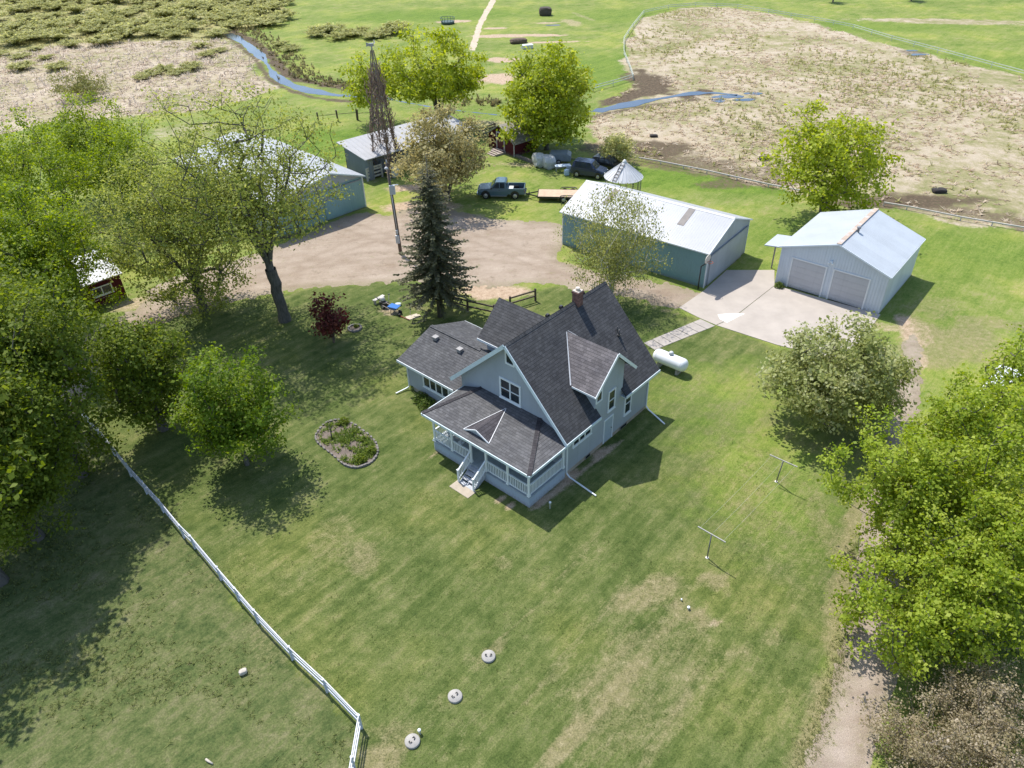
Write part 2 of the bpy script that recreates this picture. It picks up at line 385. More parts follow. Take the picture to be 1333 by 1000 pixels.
for i, (a, b) in enumerate([((690,1010),(905,760)),((745,1000),(880,800)),((835,990),(965,840)),((655,830),(770,700)),((720,870),(820,745))]): stripe(dry, [a, ((a[0]+b[0])/2+6, (a[1]+b[1])/2+4), b], .38, .45, i)
stripe(dry, [(1040,1000),(1066,935),(1086,870),(1095,815),(1100,765),(1112,700),(1125,640)], 1.0, .75, 3)
stripe(dry, [(120,560),(190,640),(270,735),(350,830),(430,912),(478,960)], .5, .35, 8)
stripe(dry, [(800,378),(850,400),(885,408)], .35, .8, 6)
# bare earth
for px, py, rx, ry, a, v in [(640,380,3.4,1.5,-10,1.),(600,368,2.2,.8,0,.7),(725,348,3,1.2,0,.5),(510,405,1.3,.8,-35,.6),(545,270,5,1.6,0,.8),(530,245,2.8,1.2,0,.8),(590,285,3,2,0,.8),(935,813,.7,.45,-20,.6),(612,160,6,3,0,.25),
        (600,163,9,2.2,10,.5),(647,47,7,1.6,-5,1.),(690,46,8,1.6,-5,.9),(722,55,7,1.0,0,.8),(644,37,2.8,1.,0,1.),(655,78,3.,2.2,0,1.),(646,103,4.5,3.4,0,1.),(590,28,4,1.8,0,.9),(712,30,3.6,1.2,0,.6),(745,30,2,5,20,.5),(760,22,1.2,7,20,.4),(870,182,5,3,0,.35),(790,190,3.5,3,0,.6),
        (480,236,2,1,0,.3),(690,215,6,1.0,-8,.5),(1195,430,1.0,3.0,0,.4),(1150,425,3.,.9,-20,.5),(180,395,3,1.5,20,.6),(610,632,.5,.3,-40,.9),(568,590,.25,.6,-40,.6),(782,590,.8,.5,40,.9),(740,625,1.4,.5,45,.8),(700,655,1.4,.35,45,.8),(1225,985,3,2,0,.3)]:
    blot(dirt, px, py, rx, ry, a, v, seed=int(py) % 29)
stripe(dirt, [(640,645),(690,664),(735,627),(790,585),(838,545)], .22, .9, 4)
stripe(dirt, [(1192,480),(1188,440),(1178,415)], .9, .7, 5)
# lush pasture
for px, py, rx, ry, a, v in [(440,188,12,8,0,1.),(930,236,16,4.5,-12,.9),(1250,330,22,6,-12,.55),(1050,300,8,4,0,.5),(560,20,26,9,0,.75),(780,90,11,14,0,.7),(820,20,16,10,0,.6),(1100,35,30,6,-10,.6),(1250,80,22,7,-12,.5),(760,20,12,6,0,.4),(600,150,9,4,0,.4)]:
    blot(lush, px, py, rx, ry, a, v, seed=int(px+py) % 23)
blot(marsh, 1230, 28, 18, 3.2, -14, .9, 12); blot(marsh, 260, 170, 9, 5, 0, .5, 3); blot(marsh, 600, 120, 4, 4, 0, .3, 3)
zx, zy = G(1010, 610); lawn = lawn*(1-.62*np.clip(1.25-np.sqrt(((gx-zx)/7.5)**2+((gy-zy)/11)**2), 0, 1)); zx, zy = G(940, 500); lawn = lawn*(1-.45*np.clip(1.2-np.sqrt(((gx-zx)/8)**2+((gy-zy)/5)**2), 0, 1))
A4 = np.stack([dry, dirt, marsh, lush], 1); B4 = np.stack([rough, mud, shrubl, lawn], 1)

def ground_mat():
    m, N, L, B = new_mat('grassland'); co = objco(N)
    a = N.new('ShaderNodeAttribute'); a.attribute_name = 'cover_a'; b = N.new('ShaderNodeAttribute'); b.attribute_name = 'cover_b'
    sa = N.new('ShaderNodeSeparateColor'); L.new(a.outputs['Color'], sa.inputs[0]); sb = N.new('ShaderNodeSeparateColor'); L.new(b.outputs['Color'], sb.inputs[0])
    n0 = nnoise(N, L, co, .09, 4, .6); n1 = nnoise(N, L, co, .55, 5, .62); n2 = nnoise(N, L, co, 2.6, 5, .65); n3 = nnoise(N, L, co, 13, 4, .65); n4 = nnoise(N, L, co, 45, 2, .6)
    mp = N.new('ShaderNodeMapping'); mp.vector_type = 'TEXTURE'; mp.inputs['Rotation'].default_value = (0, 0, rad(48)); mp.inputs['Scale'].default_value = (6, .7, 1); L.new(co, mp.inputs[0])
    st = nnoise(N, L, mp.outputs[0], 1.0, 4, .6)
    mp2 = N.new('ShaderNodeMapping'); mp2.vector_type = 'TEXTURE'; mp2.inputs['Rotation'].default_value = (0, 0, rad(48)); mp2.inputs['Scale'].default_value = (.9, .16, 1); L.new(co, mp2.inputs[0])
    st2 = nnoise(N, L, mp2.outputs[0], 1.0, 4, .65)
    mixn = nmath(N, L, 'ADD', nmath(N, L, 'MULTIPLY', n1, .34), nmath(N, L, 'ADD', nmath(N, L, 'MULTIPLY', n2, .26), nmath(N, L, 'ADD', nmath(N, L, 'MULTIPLY', st, .2), nmath(N, L, 'MULTIPLY', st2, .2))))
    lawn_c = nramp(N, L, mixn, [(.37, (.047, .075, .018)), (.45, (.080, .110, .028)), (.51, (.114, .142, .042)), (.57, (.156, .169, .064)), (.66, (.212, .205, .10))])
    past_c = nramp(N, L, mixn, [(.36, (.085, .135, .024)), (.45, (.148, .205, .038)), (.52, (.205, .24, .062)), (.59, (.265, .255, .105)), (.67, (.34, .30, .165))])
    lush_c = nramp(N, L, mixn, [(.38, (.058, .110, .012)), (.48, (.105, .175, .020)), (.56, (.150, .215, .034)), (.66, (.21, .24, .06))])
    rough_c = nramp(N, L, mixn, [(.37, (.036, .060, .018)), (.44, (.070, .098, .030)), (.50, (.108, .130, .045)), (.57, (.155, .158, .072)), (.66, (.22, .20, .12))])
    dry_c = nramp(N, L, n2, [(.3, (.18, .17, .072)), (.55, (.25, .215, .115)), (.75, (.35, .30, .18))])
    dirt_c = nramp(N, L, n2, [(.3, (.30, .215, .145)), (.5, (.42, .315, .225)), (.75, (.50, .40, .30))])
    mud_c = nramp(N, L, n2, [(.3, (.045, .035, .024)), (.55, (.115, .085, .055)), (.75, (.20, .16, .10))])
    mm = nmath(N, L, 'ADD', nmath(N, L, 'MULTIPLY', n0, .45), nmath(N, L, 'ADD', nmath(N, L, 'MULTIPLY', n1, .35), nmath(N, L, 'MULTIPLY', n2, .2)))
    marsh_c = nramp(N, L, mm, [(.34, (.15, .165, .058)), (.42, (.21, .21, .088)), (.48, (.295, .26, .15)), (.53, (.385, .325, .235)), (.62, (.45, .385, .30)), (.72, (.50, .44, .36))])
    shr_c = nramp(N, L, mixn, [(.36, (.17, .18, .06)), (.48, (.28, .27, .11)), (.62, (.38, .33, .19))])
    wv = N.new('ShaderNodeTexWave'); wv.wave_type = 'BANDS'; wv.bands_direction = 'X'; wv.wave_profile = 'SIN'; wv.inputs['Scale'].default_value = .30; wv.inputs['Distortion'].default_value = 1.6; wv.inputs['Detail'].default_value = 2; wv.inputs['Detail Scale'].default_value = .25
    mp3 = N.new('ShaderNodeMapping'); mp3.inputs['Rotation'].default_value = (0, 0, rad(43)); L.new(co, mp3.inputs[0]); L.new(mp3.outputs[0], wv.inputs['Vector'])
    bands = nramp(N, L, nmath(N, L, 'ADD', nmath(N, L, 'MULTIPLY', wv.outputs['Fac'], .7), nmath(N, L, 'MULTIPLY', st2, .3)), [(.25, (.90, .93, .88)), (.75, (1.10, 1.06, 1.10))])
    lawn_c = nmix(N, L, 1.0, lawn_c, bands, 'MULTIPLY')
    big_v = nramp(N, L, nnoise(N, L, co, .13, 3, .5), [(.36, (.80, .86, .78)), (.5, (1, 1, 1)), (.64, (1.22, 1.14, 1.05))]); lawn_c = nmix(N, L, 1.0, lawn_c, big_v, 'MULTIPLY'); past_c = nmix(N, L, 1.0, past_c, big_v, 'MULTIPLY')
    def gate(f, k=3.2, off=.5, nz=n2):   # attribute, broken up by noise
        t = nmath(N, L, 'ADD', f, nmath(N, L, 'MULTIPLY', nmath(N, L, 'SUBTRACT', nz, .5), 1.3))
        return nmath(N, L, 'MULTIPLY', nmath(N, L, 'SUBTRACT', t, off-.5/k), k, True)
    col = nmix(N, L, gate(b.outputs['Alpha'], 2.0, .5, n1), past_c, lawn_c)
    col = nmix(N, L, gate(a.outputs['Alpha'], 1.4, .5, n1), col, lush_c)
    col = nmix(N, L, gate(sb.outputs[0], 3, .5, n3), col, rough_c)
    col = nmix(N, L, gate(sb.outputs[2], 2, .5, n1), col, shr_c)
    col = nmix(N, L, gate(sa.outputs[2], 2.5, .5, n2), col, marsh_c)
    ndr = nmath(N, L, 'ADD', nmath(N, L, 'MULTIPLY', st2, .35), nmath(N, L, 'ADD', nmath(N, L, 'MULTIPLY', n2, .3), nmath(N, L, 'MULTIPLY', n3, .35)))
    col = nmix(N, L, nmath(N, L, 'MULTIPLY', gate(sa.outputs[0], 2.4, .53, ndr), .82), col, dry_c)
    col = nmix(N, L, gate(sa.outputs[1], 2.2, .5, ndr), col, dirt_c)
    col = nmix(N, L, gate(sb.outputs[1], 2.2, .5, n2), col, mud_c)
    f34 = nmath(N, L, 'ADD', nmath(N, L, 'MULTIPLY', n3, .6), nmath(N, L, 'MULTIPLY', n4, .4))
    col = nmix(N, L, 1.0, col, nramp(N, L, f34, [(.34, (.55, .58, .50)), (.5, (1., 1., 1.)), (.66, (1.5, 1.45, 1.4))]), 'MULTIPLY')
    # clover / dandelion specks
    L.new(col, B.inputs['Base Color']); B.inputs['Roughness'].default_value = .9; B.inputs['Specular IOR Level'].default_value = .15
    hh = nmath(N, L, 'ADD', nmath(N, L, 'MULTIPLY', n3, .5), nmath(N, L, 'MULTIPLY', n4, .35))
    nbump(N, L, hh, .8, .09, B)
    return m
nx, ny = len(xs), len(ys)
idx = np.arange(nx*ny).reshape(ny, nx)
F = np.stack([idx[:-1, :-1], idx[:-1, 1:], idx[1:, 1:], idx[1:, :-1]], -1).reshape(-1, 4)
# low relief: mounds and hollows of a few centimetres in rough ground and marsh
gz = np.zeros(n)
gz -= .05*(marsh+rough)*(.5)+0
o = raw_mesh('ground', np.stack([gx, gy, gz-.0], 1), F, ground_mat(), attrs={'cover_a': ('POINT', A4), 'cover_b': ('POINT', B4)}, smooth=True)
tag(o, kind='structure')

def ragged_sheet(name, poly, mat, z, cell=.2, rag=.3, sc=1.2, seed=0, extra=None, ruts=None):
    p = np.array(poly); x0, y0 = p.min(0)-1; x1, y1 = p.max(0)+1
    X = np.arange(x0, x1, cell); Y = np.arange(y0, y1, cell); CX, CY = np.meshgrid((X[:-1]+X[1:])/2, (Y[:-1]+Y[1:])/2)
    s = sdf_poly(CX, CY, poly)+rag*(fbm(CX.ravel()*sc, CY.ravel()*sc, seed, 5)-.5)*2
    if extra is not None: s = np.minimum(s, extra(CX.ravel(), CY.ravel()))
    keep = (s > 0); nX = len(X); I = np.arange(len(X)*len(Y)).reshape(len(Y), nX)
    Q = np.stack([I[:-1, :-1], I[:-1, 1:], I[1:, 1:], I[1:, :-1]], -1).reshape(-1, 4)[keep]
    used, inv = np.unique(Q.ravel(), return_inverse=True); VX, VY = np.meshgrid(X, Y)
    V = np.stack([VX.ravel()[used], VY.ravel()[used], np.full(len(used), z)], 1)
    cntv = np.bincount(inv, minlength=len(used)); bd = cntv < 4
    def sd_(x, y): return sdf_poly(x, y, poly)+rag*(fbm(x*sc, y*sc, seed, 5)-.5)*2
    for _ in range(2):
        bx, by = V[bd, 0], V[bd, 1]; e0 = sd_(bx, by); gx_ = (sd_(bx+.02, by)-e0)/.02; gy_ = (sd_(bx, by+.02)-e0)/.02; g2 = np.maximum(gx_**2+gy_**2, .3)
        k_ = np.clip(e0/g2, -cell*.7, cell*.7); V[bd, 0] -= k_*gx_; V[bd, 1] -= k_*gy_
    jit = (~bd)*(fbm(V[:, 0]*3.1, V[:, 1]*3.1, seed+3, 2)-.5)*cell*.9; V[:, 0] += jit; V[:, 1] += (~bd)*(fbm(V[:, 0]*2.7, V[:, 1]*3.3, seed+5, 2)-.5)*cell*.9
    e = np.clip(sdf_poly(V[:, 0], V[:, 1], poly)/1.2, 0, 1); rut = np.zeros(len(V))
    for ln in (ruts or []):
        d_ = dist_line(V[:, 0], V[:, 1], ln)+(fbm(V[:, 0]*.5, V[:, 1]*.5, 61)-.5)*.5; rut = np.maximum(rut, np.exp(-((d_-.8)/.3)**2))
    o = raw_mesh(name, V, inv.reshape(-1, 4), mat, attrs={'edge': ('POINT', e), 'rut': ('POINT', rut)}, smooth=True)
    return tag(o, kind='structure')
def gravel_mat(name='gravel', c=(.33, .268, .21)):
    m, N, L, B = new_mat(name); co = objco(N)
    n1 = nnoise(N, L, co, .35, 5, .6); n2 = nnoise(N, L, co, 3, 4, .6); n3 = nnoise(N, L, co, 28, 3, .7)
    mp = N.new('ShaderNodeMapping'); mp.vector_type = 'TEXTURE'; mp.inputs['Rotation'].default_value = (0, 0, rad(8)); mp.inputs['Scale'].default_value = (8, .8, 1); L.new(co, mp.inputs[0])
    st = nnoise(N, L, mp.outputs[0], 1.0, 4, .6)
    f = nmath(N, L, 'ADD', nmath(N, L, 'MULTIPLY', n1, .5), nmath(N, L, 'ADD', nmath(N, L, 'MULTIPLY', st, .3), nmath(N, L, 'MULTIPLY', n2, .2)))
    col = nramp(N, L, f, [(.36, (c[0]*.78, c[1]*.74, c[2]*.70)), (.5, c), (.64, (c[0]*1.2, c[1]*1.22, c[2]*1.25))])
    e = N.new('ShaderNodeAttribute'); e.attribute_name = 'edge'
    k = nmath(N, L, 'MULTIPLY', nmath(N, L, 'SUBTRACT', 1.0, e.outputs['Fac']), nmath(N, L, 'MULTIPLY', nmath(N, L, 'SUBTRACT', n2, .35, True), 2.5, True))
    col = nmix(N, L, nmath(N, L, 'MULTIPLY', k, .95), col, (.185, .18, .082))
    ra = N.new('ShaderNodeAttribute'); ra.attribute_name = 'rut'
    col = nmix(N, L, nmath(N, L, 'MULTIPLY', ra.outputs['Fac'], nmath(N, L, 'MULTIPLY', n2, .75, True)), col, (c[0]*.70, c[1]*.66, c[2]*.62))
    n5 = nnoise(N, L, co, .9, 5, .7); col = nmix(N, L, nmath(N, L, 'MULTIPLY', nmath(N, L, 'SUBTRACT', n5, .56, True), 5.0, True), col, (c[0]*.62, c[1]*.60, c[2]*.55))
    n6 = nnoise(N, L, co, 1.7, 4, .7); col = nmix(N, L, nmath(N, L, 'MULTIPLY', nmath(N, L, 'SUBTRACT', n6, .60, True), 6.0, True), col, (.22, .21, .10))
    col = nmix(N, L, 1.0, col, nramp(N, L, n3, [(.3, (.66, .66, .66)), (.7, (1.32, 1.32, 1.32))]), 'MULTIPLY')
    L.new(col, B.inputs['Base Color']); B.inputs['Roughness'].default_value = .95; B.inputs['Specular IOR Level'].default_value = .1
    nbump(N, L, n3, .6, .04, B); return m
GRAV = gravel_mat()
YARD = GP([(60,520),(100,462),(122,428),(175,402),(205,372),(262,350),(330,332),(372,316),(408,300),(440,285),(478,276),(505,282),(530,272),(560,268),(600,276),(640,284),(690,288),(726,292),(737,312),(726,328),(738,344),(800,358),(857,368),(905,381),(916,383),(886,402),(855,396),(818,386),(765,378),(700,369),(640,374),(590,371),(545,367),(450,372),(400,375),(340,386),(262,402),(190,434),(140,480),(90,545)])
ragged_sheet('gravel_drive', spline(YARD, 4, True), GRAV, .006, .13, .7, 1.7, 1, ruts=[spline(GP(l), 4) for l in ([(60,500),(130,445),(270,388),(400,345),(560,330),(700,342),(850,386),(900,392)], [(400,345),(470,315),(560,300),(640,318),(700,342)], [(450,292),(500,310),(560,330)])])
LANE = GP([(960,1300),(1005,1140),(1030,1040),(1042,1000),(1068,940),(1086,885),(1098,840),(1110,760),(1118,690),(1134,625),(1150,575),(1161,530),(1172,480),(1180,440),(1196,440),(1199,480),(1196,530),(1190,580),(1186,640),(1190,700),(1192,780),(1178,850),(1160,910),(1142,960),(1136,1000),(1132,1060),(1120,1160),(1095,1300)])
ragged_sheet('gravel_lane', spline(LANE, 4, True), gravel_mat('lane_gravel', (.33, .27, .218)), .006, .10, .40, 2.2, 4, ruts=[spline(GP([(1085,1040),(1092,960),(1115,880),(1135,800),(1148,700),(1165,600),(1185,500)]), 4)])
CONC = plain('concrete', (.395, .35, .305), .9, .10, .6, bump=.25, var2=(3.5, (.36, .31, .27), .60))
def slab(name, poly, mats, z0, z1, parent=None):
    b = MB(); b.prism(poly, z0, z1); return b.build(name, mats, parent)
def shrink(p, d):
    c = np.mean(np.array(p), 0); return [tuple(np.array(q)+(c-np.array(q))/np.linalg.norm(c-np.array(q))*d) for q in p]
padA = GP([(884,401),(916,379),(946,352),(1008,352),(1008,372),(954,414),(932,423.5),(912,415)])
padB = GP([(955,414.3),(1009,372),(1146,410),(1120,446),(1085,468),(1010,449),(933,424)])
b = MB(); b.prism(padA, -.1, .035); b.prism(padB, -.1, .042)
tag(b.build('concrete_pad', CONC), kind='structure')
b = MB(); b.prism(GP([(962,412.5),(970,409),(952,408.5),(934,410),(937,416),(946,421)]), .03, .047)
tag(b.build('concrete_patch', plain('pale_concrete', (.70, .66, .60), .9, .05, 2)), kind='structure')
# walk from the pad to the back of the house in separate slabs
wa, wb = GP([(912,415.6), (931,424.4)]), GP([(838,447), (852,456)])
b = MB()
for i in range(7):
    t0, t1 = i/7+.004, (i+1)/7-.004
    L0 = [np.array(wa[0])*(1-t)+np.array(wb[0])*t for t in (t0, t1)]; L1 = [np.array(wa[1])*(1-t)+np.array(wb[1])*t for t in (t0, t1)]
    b.prism([tuple(L0[0]), tuple(L1[0]), tuple(L1[1]), tuple(L0[1])], -.1, .03+.004*(i % 3))
tag(b.build('footpath', plain('walk_concrete', (.36, .325, .29), .9, .14, 1.2, bump=.3, var2=(4, (.28, .25, .22), .6))), kind='structure')
# cattle trail through the far pasture
tp = spline(GP([(614,66),(620,48),(624,34),(631,20),(641,2),(650,-20)]), 5)
wd = [.55+.25*random.random() for _ in tp]
L_, R_ = [], []
for i, p in enumerate(tp):
    d = np.array(tp[min(i+1, len(tp)-1)])-np.array(tp[max(i-1, 0)]); d /= np.linalg.norm(d); q = np.array([-d[1], d[0]])
    L_.append(tuple(np.array(p)+q*wd[i])); R_.append(tuple(np.array(p)-q*wd[i]))
tag(ragged_sheet('trail', L_+R_[::-1], plain('trail_soil', (.46, .38, .28), .95, .15, .8), .006, .25, .25, .8, 6), kind='structure')
# stream
WATER, N, L, B = new_mat('stream_water')
nw = nnoise(N, L, objco(N), 1.2, 3); L.new(nramp(N, L, nnoise(N, L, objco(N), .12, 3), [(.35, (.03, .05, .085)), (.65, (.065, .09, .13))]), B.inputs['Base Color'])
B.inputs['Roughness'].default_value = .16; nbump(N, L, nw, .15, .03, B)
sp_ = STREAM; Ls, Rs = [], []
for i, p in enumerate(sp_):
    d = np.array(sp_[min(i+1, len(sp_)-1)])-np.array(sp_[max(i-1, 0)]); d /= np.linalg.norm(d); q = np.array([-d[1], d[0]])
    t = i/(len(sp_)-1); wv = (1.0+.35*math.sin(i*.9)+.3*math.sin(i*.37)) * (.80 if t < .45 else (.10 if t < .72 else .8)) * (1 if t < .93 else .5)
    Ls.append(tuple(np.array(p)+q*wv)); Rs.append(tuple(np.array(p)-q*wv))
ragged_sheet('stream', Ls+Rs[::-1], WATER, .012, .2, .35, .6, 11)
for i, (px, py, rx, ry) in enumerate([(948,126,2.4,.8),(968,130,1.6,.6),(980,122,1.2,.7),(935,131,1.0,.9),(1195,71,1.9,.5),(1188,66,1.0,.4)]):
    cx, cy = G(px, py); ragged_sheet('pool', [(cx+rx*math.cos(a), cy+ry*math.sin(a)) for a in np.linspace(0, 2*PI, 18, endpoint=False)], WATER, .012, .15, .5, .9, 20+i)
cx, cy = G(720, 33); ragged_sheet('pool', [(cx+1.6*math.cos(a), cy+.7*math.sin(a)) for a in np.linspace(0, 2*PI, 18, endpoint=False)], plain('wet_mud', (.06, .05, .05), .3, .2, 2), .012, .15, .4, .9, 33)
# ================================================================== FARMHOUSE
WALLC = (.385, .425, .47)
SIDING = ribbed('house_siding', WALLC, .12, 1, .65, .010, (.30, .33, .35), .06, .3, sharp=True)
SKIRT = ribbed('porch_siding', (.36, .42, .48), 9., 1, .65, .0, (.25, .27, .28), .1, .3)
TRIM = plain('white_trim', (.72, .76, .78), .5, .04, 3)
FASC = plain('pale_trim', (.62, .71, .75), .5, .05, 3)
SHIN = shingle('asphalt_shingle', (.054, .056, .061))
STONE = plain('foundation_block', (.36, .31, .25), .9, .18, 3, bump=.3)
GLASS = glass()
DECK = plain('deck_paint', (.30, .34, .37), .6, .1, 3)
BRICK = shingle('chimney_brick', (.20, .105, .085), .22, .08, .35, .02)
def frame_h(corner, deg): return thing
HA = (.785, 30.373); HH = rad(-42.446)
house = thing('farmhouse', 'pale blue grey farmhouse with dark shingle roof, dormer and white railed front porch', 'house', HA, HH)
def P(t, s, z): return (-t, s, z)
def roofslab(b, pts, th=.13, mi=0):
    """sloping slab: top outline given, thickness straight down"""
    b.extr(pts, (0, 0, -th), mi)
# --- main volume
ER, KR, RT, RZ, KL = 3.15, 1.05, 4.2, 7.98, .942
def zr(t): return ER+KR*(t+.4)
def zl(t): return RZ-KL*(t-RT)
b = MB()
b.extr([P(0, 3.29, .32), P(0, 3.29, zr(0)-.14), P(RT, 3.29, RZ-.16), P(8.4, 3.29, zl(8.4)-.14), P(8.4, 3.29, .32)], (0, 8.85, 0))
b.extr([P(-.012, 6.05, 3.0), P(-.012, 6.05, 5.46), P(-.012, 7.5, 6.85), P(-.012, 8.95, 5.46), P(-.012, 8.95, 3.0)], (-3.2, 0, 0))     # dormer
b.extr([P(9.5, 6.85, .32), P(9.5, 6.85, 4.65), P(9.5, 8.6, 6.35), P(9.5, 10.35, 4.65), P(9.5, 10.35, .32)], (3.6, 0, 0))                 # back wing
b.extr([P(8.39, 3.4, .32), P(13.9, 3.4, .32), P(13.9, 3.4, 2.42), P(8.39, 3.4, 2.42)], (0, 5.7, 0))                                     # side room
b.extr([P(13.9, 3.4, 2.42), P(13.9, 6.25, 3.48), P(13.9, 9.1, 2.42)], (.12, 0, 0))
wall = b.build('wall', SIDING, house)
b = MB(); b.box(P(.03, 3.31, -.2), P(8.37, 12.12, .32)); b.box(P(8.3, 3.43, -.2), P(13.87, 9.07, .32)); b.box(P(8.3, 6.88, -.2), P(9.47, 10.32, .32))
b.build('foundation', STONE, house)
# main roof
b = MB()
roofslab(b, [P(-.42, 2.85, zr(-.42)), P(-.42, 6.18, zr(-.42)), P(-.008, 6.18, zr(-.008)), P(-.008, 8.82, zr(-.008)), P(-.42, 8.82, zr(-.42)), P(-.42, 12.6, zr(-.42)), P(RT, 12.6, RZ), P(RT, 2.85, RZ)])
roofslab(b, [P(RT, 2.85, RZ), P(RT, 12.6, RZ), P(8.9, 12.6, zl(8.9)), P(8.9, 2.85, zl(8.9))])
for k in range(40):                                                                                                                     # ridge caps
    s0 = 2.86+k*.2435; b.extr([P(RT-.13, s0, RZ-.115), P(RT, s0, RZ+.03), P(RT+.13, s0, RZ-.10)], (0, .225, 0))
roof = b.build('roof', SHIN, house)
def rake(b, p, q, w=.05, h=.2): b.bar(p, q, w, h, up=(0, 0, 1))
b = MB()
rake(b, P(-.44, 2.83, zr(-.44)-.09), P(RT, 2.83, RZ-.09), .05, .2); rake(b, P(RT, 2.83, RZ-.09), P(8.92, 2.83, zl(8.92)-.09), .05, .24)
b.box(P(-.47, 2.82, zr(-.42)-.21), P(-.42, 6.18, zr(-.42)-.02)); b.box(P(-.47, 8.82, zr(-.42)-.21), P(-.42, 12.62, zr(-.42)-.02))
b.bar(P(-.44, 12.61, zr(-.44)-.16), P(RT, 12.61, RZ-.16), .02, .16); b.bar(P(RT, 12.61, RZ-.16), P(8.92, 12.61, zl(8.92)-.16), .02, .16)
b.box(P(8.9, 2.82, zl(8.9)-.22), P(8.95, 12.62, zl(8.9)-.02))
b.face([P(-.42, 6.19, zr(-.42)-.13), P(-.01, 6.19, zr(0)-.13), P(-.01, 6.19, zr(-.42)-.2), P(-.42, 6.19, zr(-.42)-.2)])
b.build('fascia', FASC, roof)
# soffit (white, under the eave at the dormer)
for s0, s1 in ((2.9, 6.17), (8.83, 12.55)): MB().box(P(-.41, s0, zr(-.42)-.2), P(.0, s1, zr(-.42)-.17)).build('soffit', FASC, roof)
# dormer roof
DZ, DK = 7.0, .97
tr = (DZ-ER)/KR-.4; te = (DZ-DK*2.06-ER)/KR-.4
b = MB()
for sg in (-1, 1):
    roofslab(b, [P(-.47, 7.5, DZ), P(tr, 7.5, DZ), P(te, 7.5+sg*2.06, DZ-DK*2.06), P(-.47, 7.5+sg*2.06, DZ-DK*2.06)], .10)
dr = b.build('dormer_roof', shingle('weathered_shingle', (.118, .110, .116)), house)
b = MB()
for sg in (-1, 1):
    b.bar(P(-.49, 7.5, DZ-.07), P(-.49, 7.5+sg*2.08, DZ-DK*2.08-.07), .05, .18)
b.bar(P(-.47, 5.43, DZ-DK*2.06-.06), P(te-.1, 5.43, DZ-DK*2.06-.06), .04, .12); b.bar(P(-.47, 9.57, DZ-DK*2.06-.06), P(te-.1, 9.57, DZ-DK*2.06-.06), .04, .12)
b.build('fascia', TRIM, dr)
b = MB(); b.bar(P(tr+.02, 7.42, DZ+.015), P(te, 5.44, DZ-DK*2.06+.02), .07, .02); b.bar(P(tr+.02, 7.58, DZ+.015), P(te, 9.56, DZ-DK*2.06+.02), .07, .02)
b.build('valley_flashing', plain('bare_flashing', (.50, .51, .53), .35, .1, 4), dr)
# back wing roof
WZ, WK = 6.5, .96
b = MB()
for sg in (-1, 1):
    t0 = RT+(RZ-WZ)/KL; t1 = RT+(RZ-(WZ-WK*2.2))/KL
    roofslab(b, [P(9.9, 8.6, WZ), P(t0, 8.6, WZ), P(t1, 8.6+sg*2.2, WZ-WK*2.2), P(9.9, 8.6+sg*2.2, WZ-WK*2.2)], .12)
wr = b.build('wing_roof', SHIN, house)
b = MB(); b.box(P(8.1, 6.36, WZ-WK*2.2-.17), P(9.93, 6.40, WZ-WK*2.2-.01))
for sg in (-1, 1): b.bar(P(9.91, 8.6, WZ-.16), P(9.91, 8.6+sg*2.2, WZ-WK*2.2-.16), .02, .15)
b.build('fascia', TRIM, wr)
# side room roof
SZ, SK = 3.66, .345
b = MB()
for sg in (-1, 1):
    roofslab(b, [P(14.35, 6.25, SZ), P(8.4, 6.25, SZ), P(8.4, 6.25+sg*3.3, SZ-SK*3.3), P(14.35, 6.25+sg*3.3, SZ-SK*3.3)], .12)
b.bar(P(14.34, 6.25, SZ+.01), P(9.5, 6.25, SZ+.01), .3, .03)
sr = b.build('side_roof', shingle('side_shingle', (.082, .084, .089)), house)
b = MB(); b.box(P(8.9, 2.90, SZ-SK*3.3-.20), P(14.38, 2.95, SZ-SK*3.3-.02)); b.box(P(8.4, 9.55, SZ-SK*3.3-.18), P(14.38, 9.6, SZ-SK*3.3-.02))
for sg in (-1, 1): b.bar(P(14.36, 6.25, SZ-.13), P(14.36, 6.25+sg*3.32, SZ-SK*3.32-.13), .02, .15)
b.build('fascia', TRIM, sr)
for (t, s) in ((13.1, 5.5), (10.75, 5.5)):
    z = SZ-SK*(6.25-s); b = MB(); b.cbox(P(t, s, z+.09), (.3, .3, .22)); b.cbox(P(t, s, z+.22), (.38, .38, .05))
    b.build('roof_vent', plain('vent_metal', (.30, .29, .28), .5, .1, 5), sr)
# chimney
b = MB(); b.box(P(3.86, 9.28, 6.9), P(4.34, 9.76, 8.56)); b.box(P(3.82, 9.24, 8.50), P(4.38, 9.80, 8.62))
ch = b.build('chimney', BRICK, roof)
b = MB(); b.cbox(P(4.10, 9.52, 8.65), (.48, .48, .06)); b.lathe([(.14, 0), (.14, .18), (.11, .18)], P(4.10, 9.52, 8.68), 14); b.build('chimney_cap', plain('cap_concrete', (.52, .46, .40), .9, .12, 4), ch)
b = MB(); b.tube([P(1.85, 11.0, 5.3), P(1.85, 11.0, 6.0)], .06, 10); b.cbox(P(1.85, 11.0, 5.62), (.2, .2, .04)); b.tube([P(2.1,11.15,5.4),P(2.1,11.15,6.1)],.045,8)
b.build('vent_pipe', plain('dark_pipe', (.05, .05, .05), .5, .1), roof)
for s in (7.1, 8.4, 10.6):
    b = MB(); b.cbox(P(4.5, s, RZ-.16), (.2, .22, .16)); b.cbox(P(4.5, s, RZ-.06), (.16, .16, .05)); b.build('ridge_vent', plain('black_vent', (.03, .03, .035), .5, .1), roof)
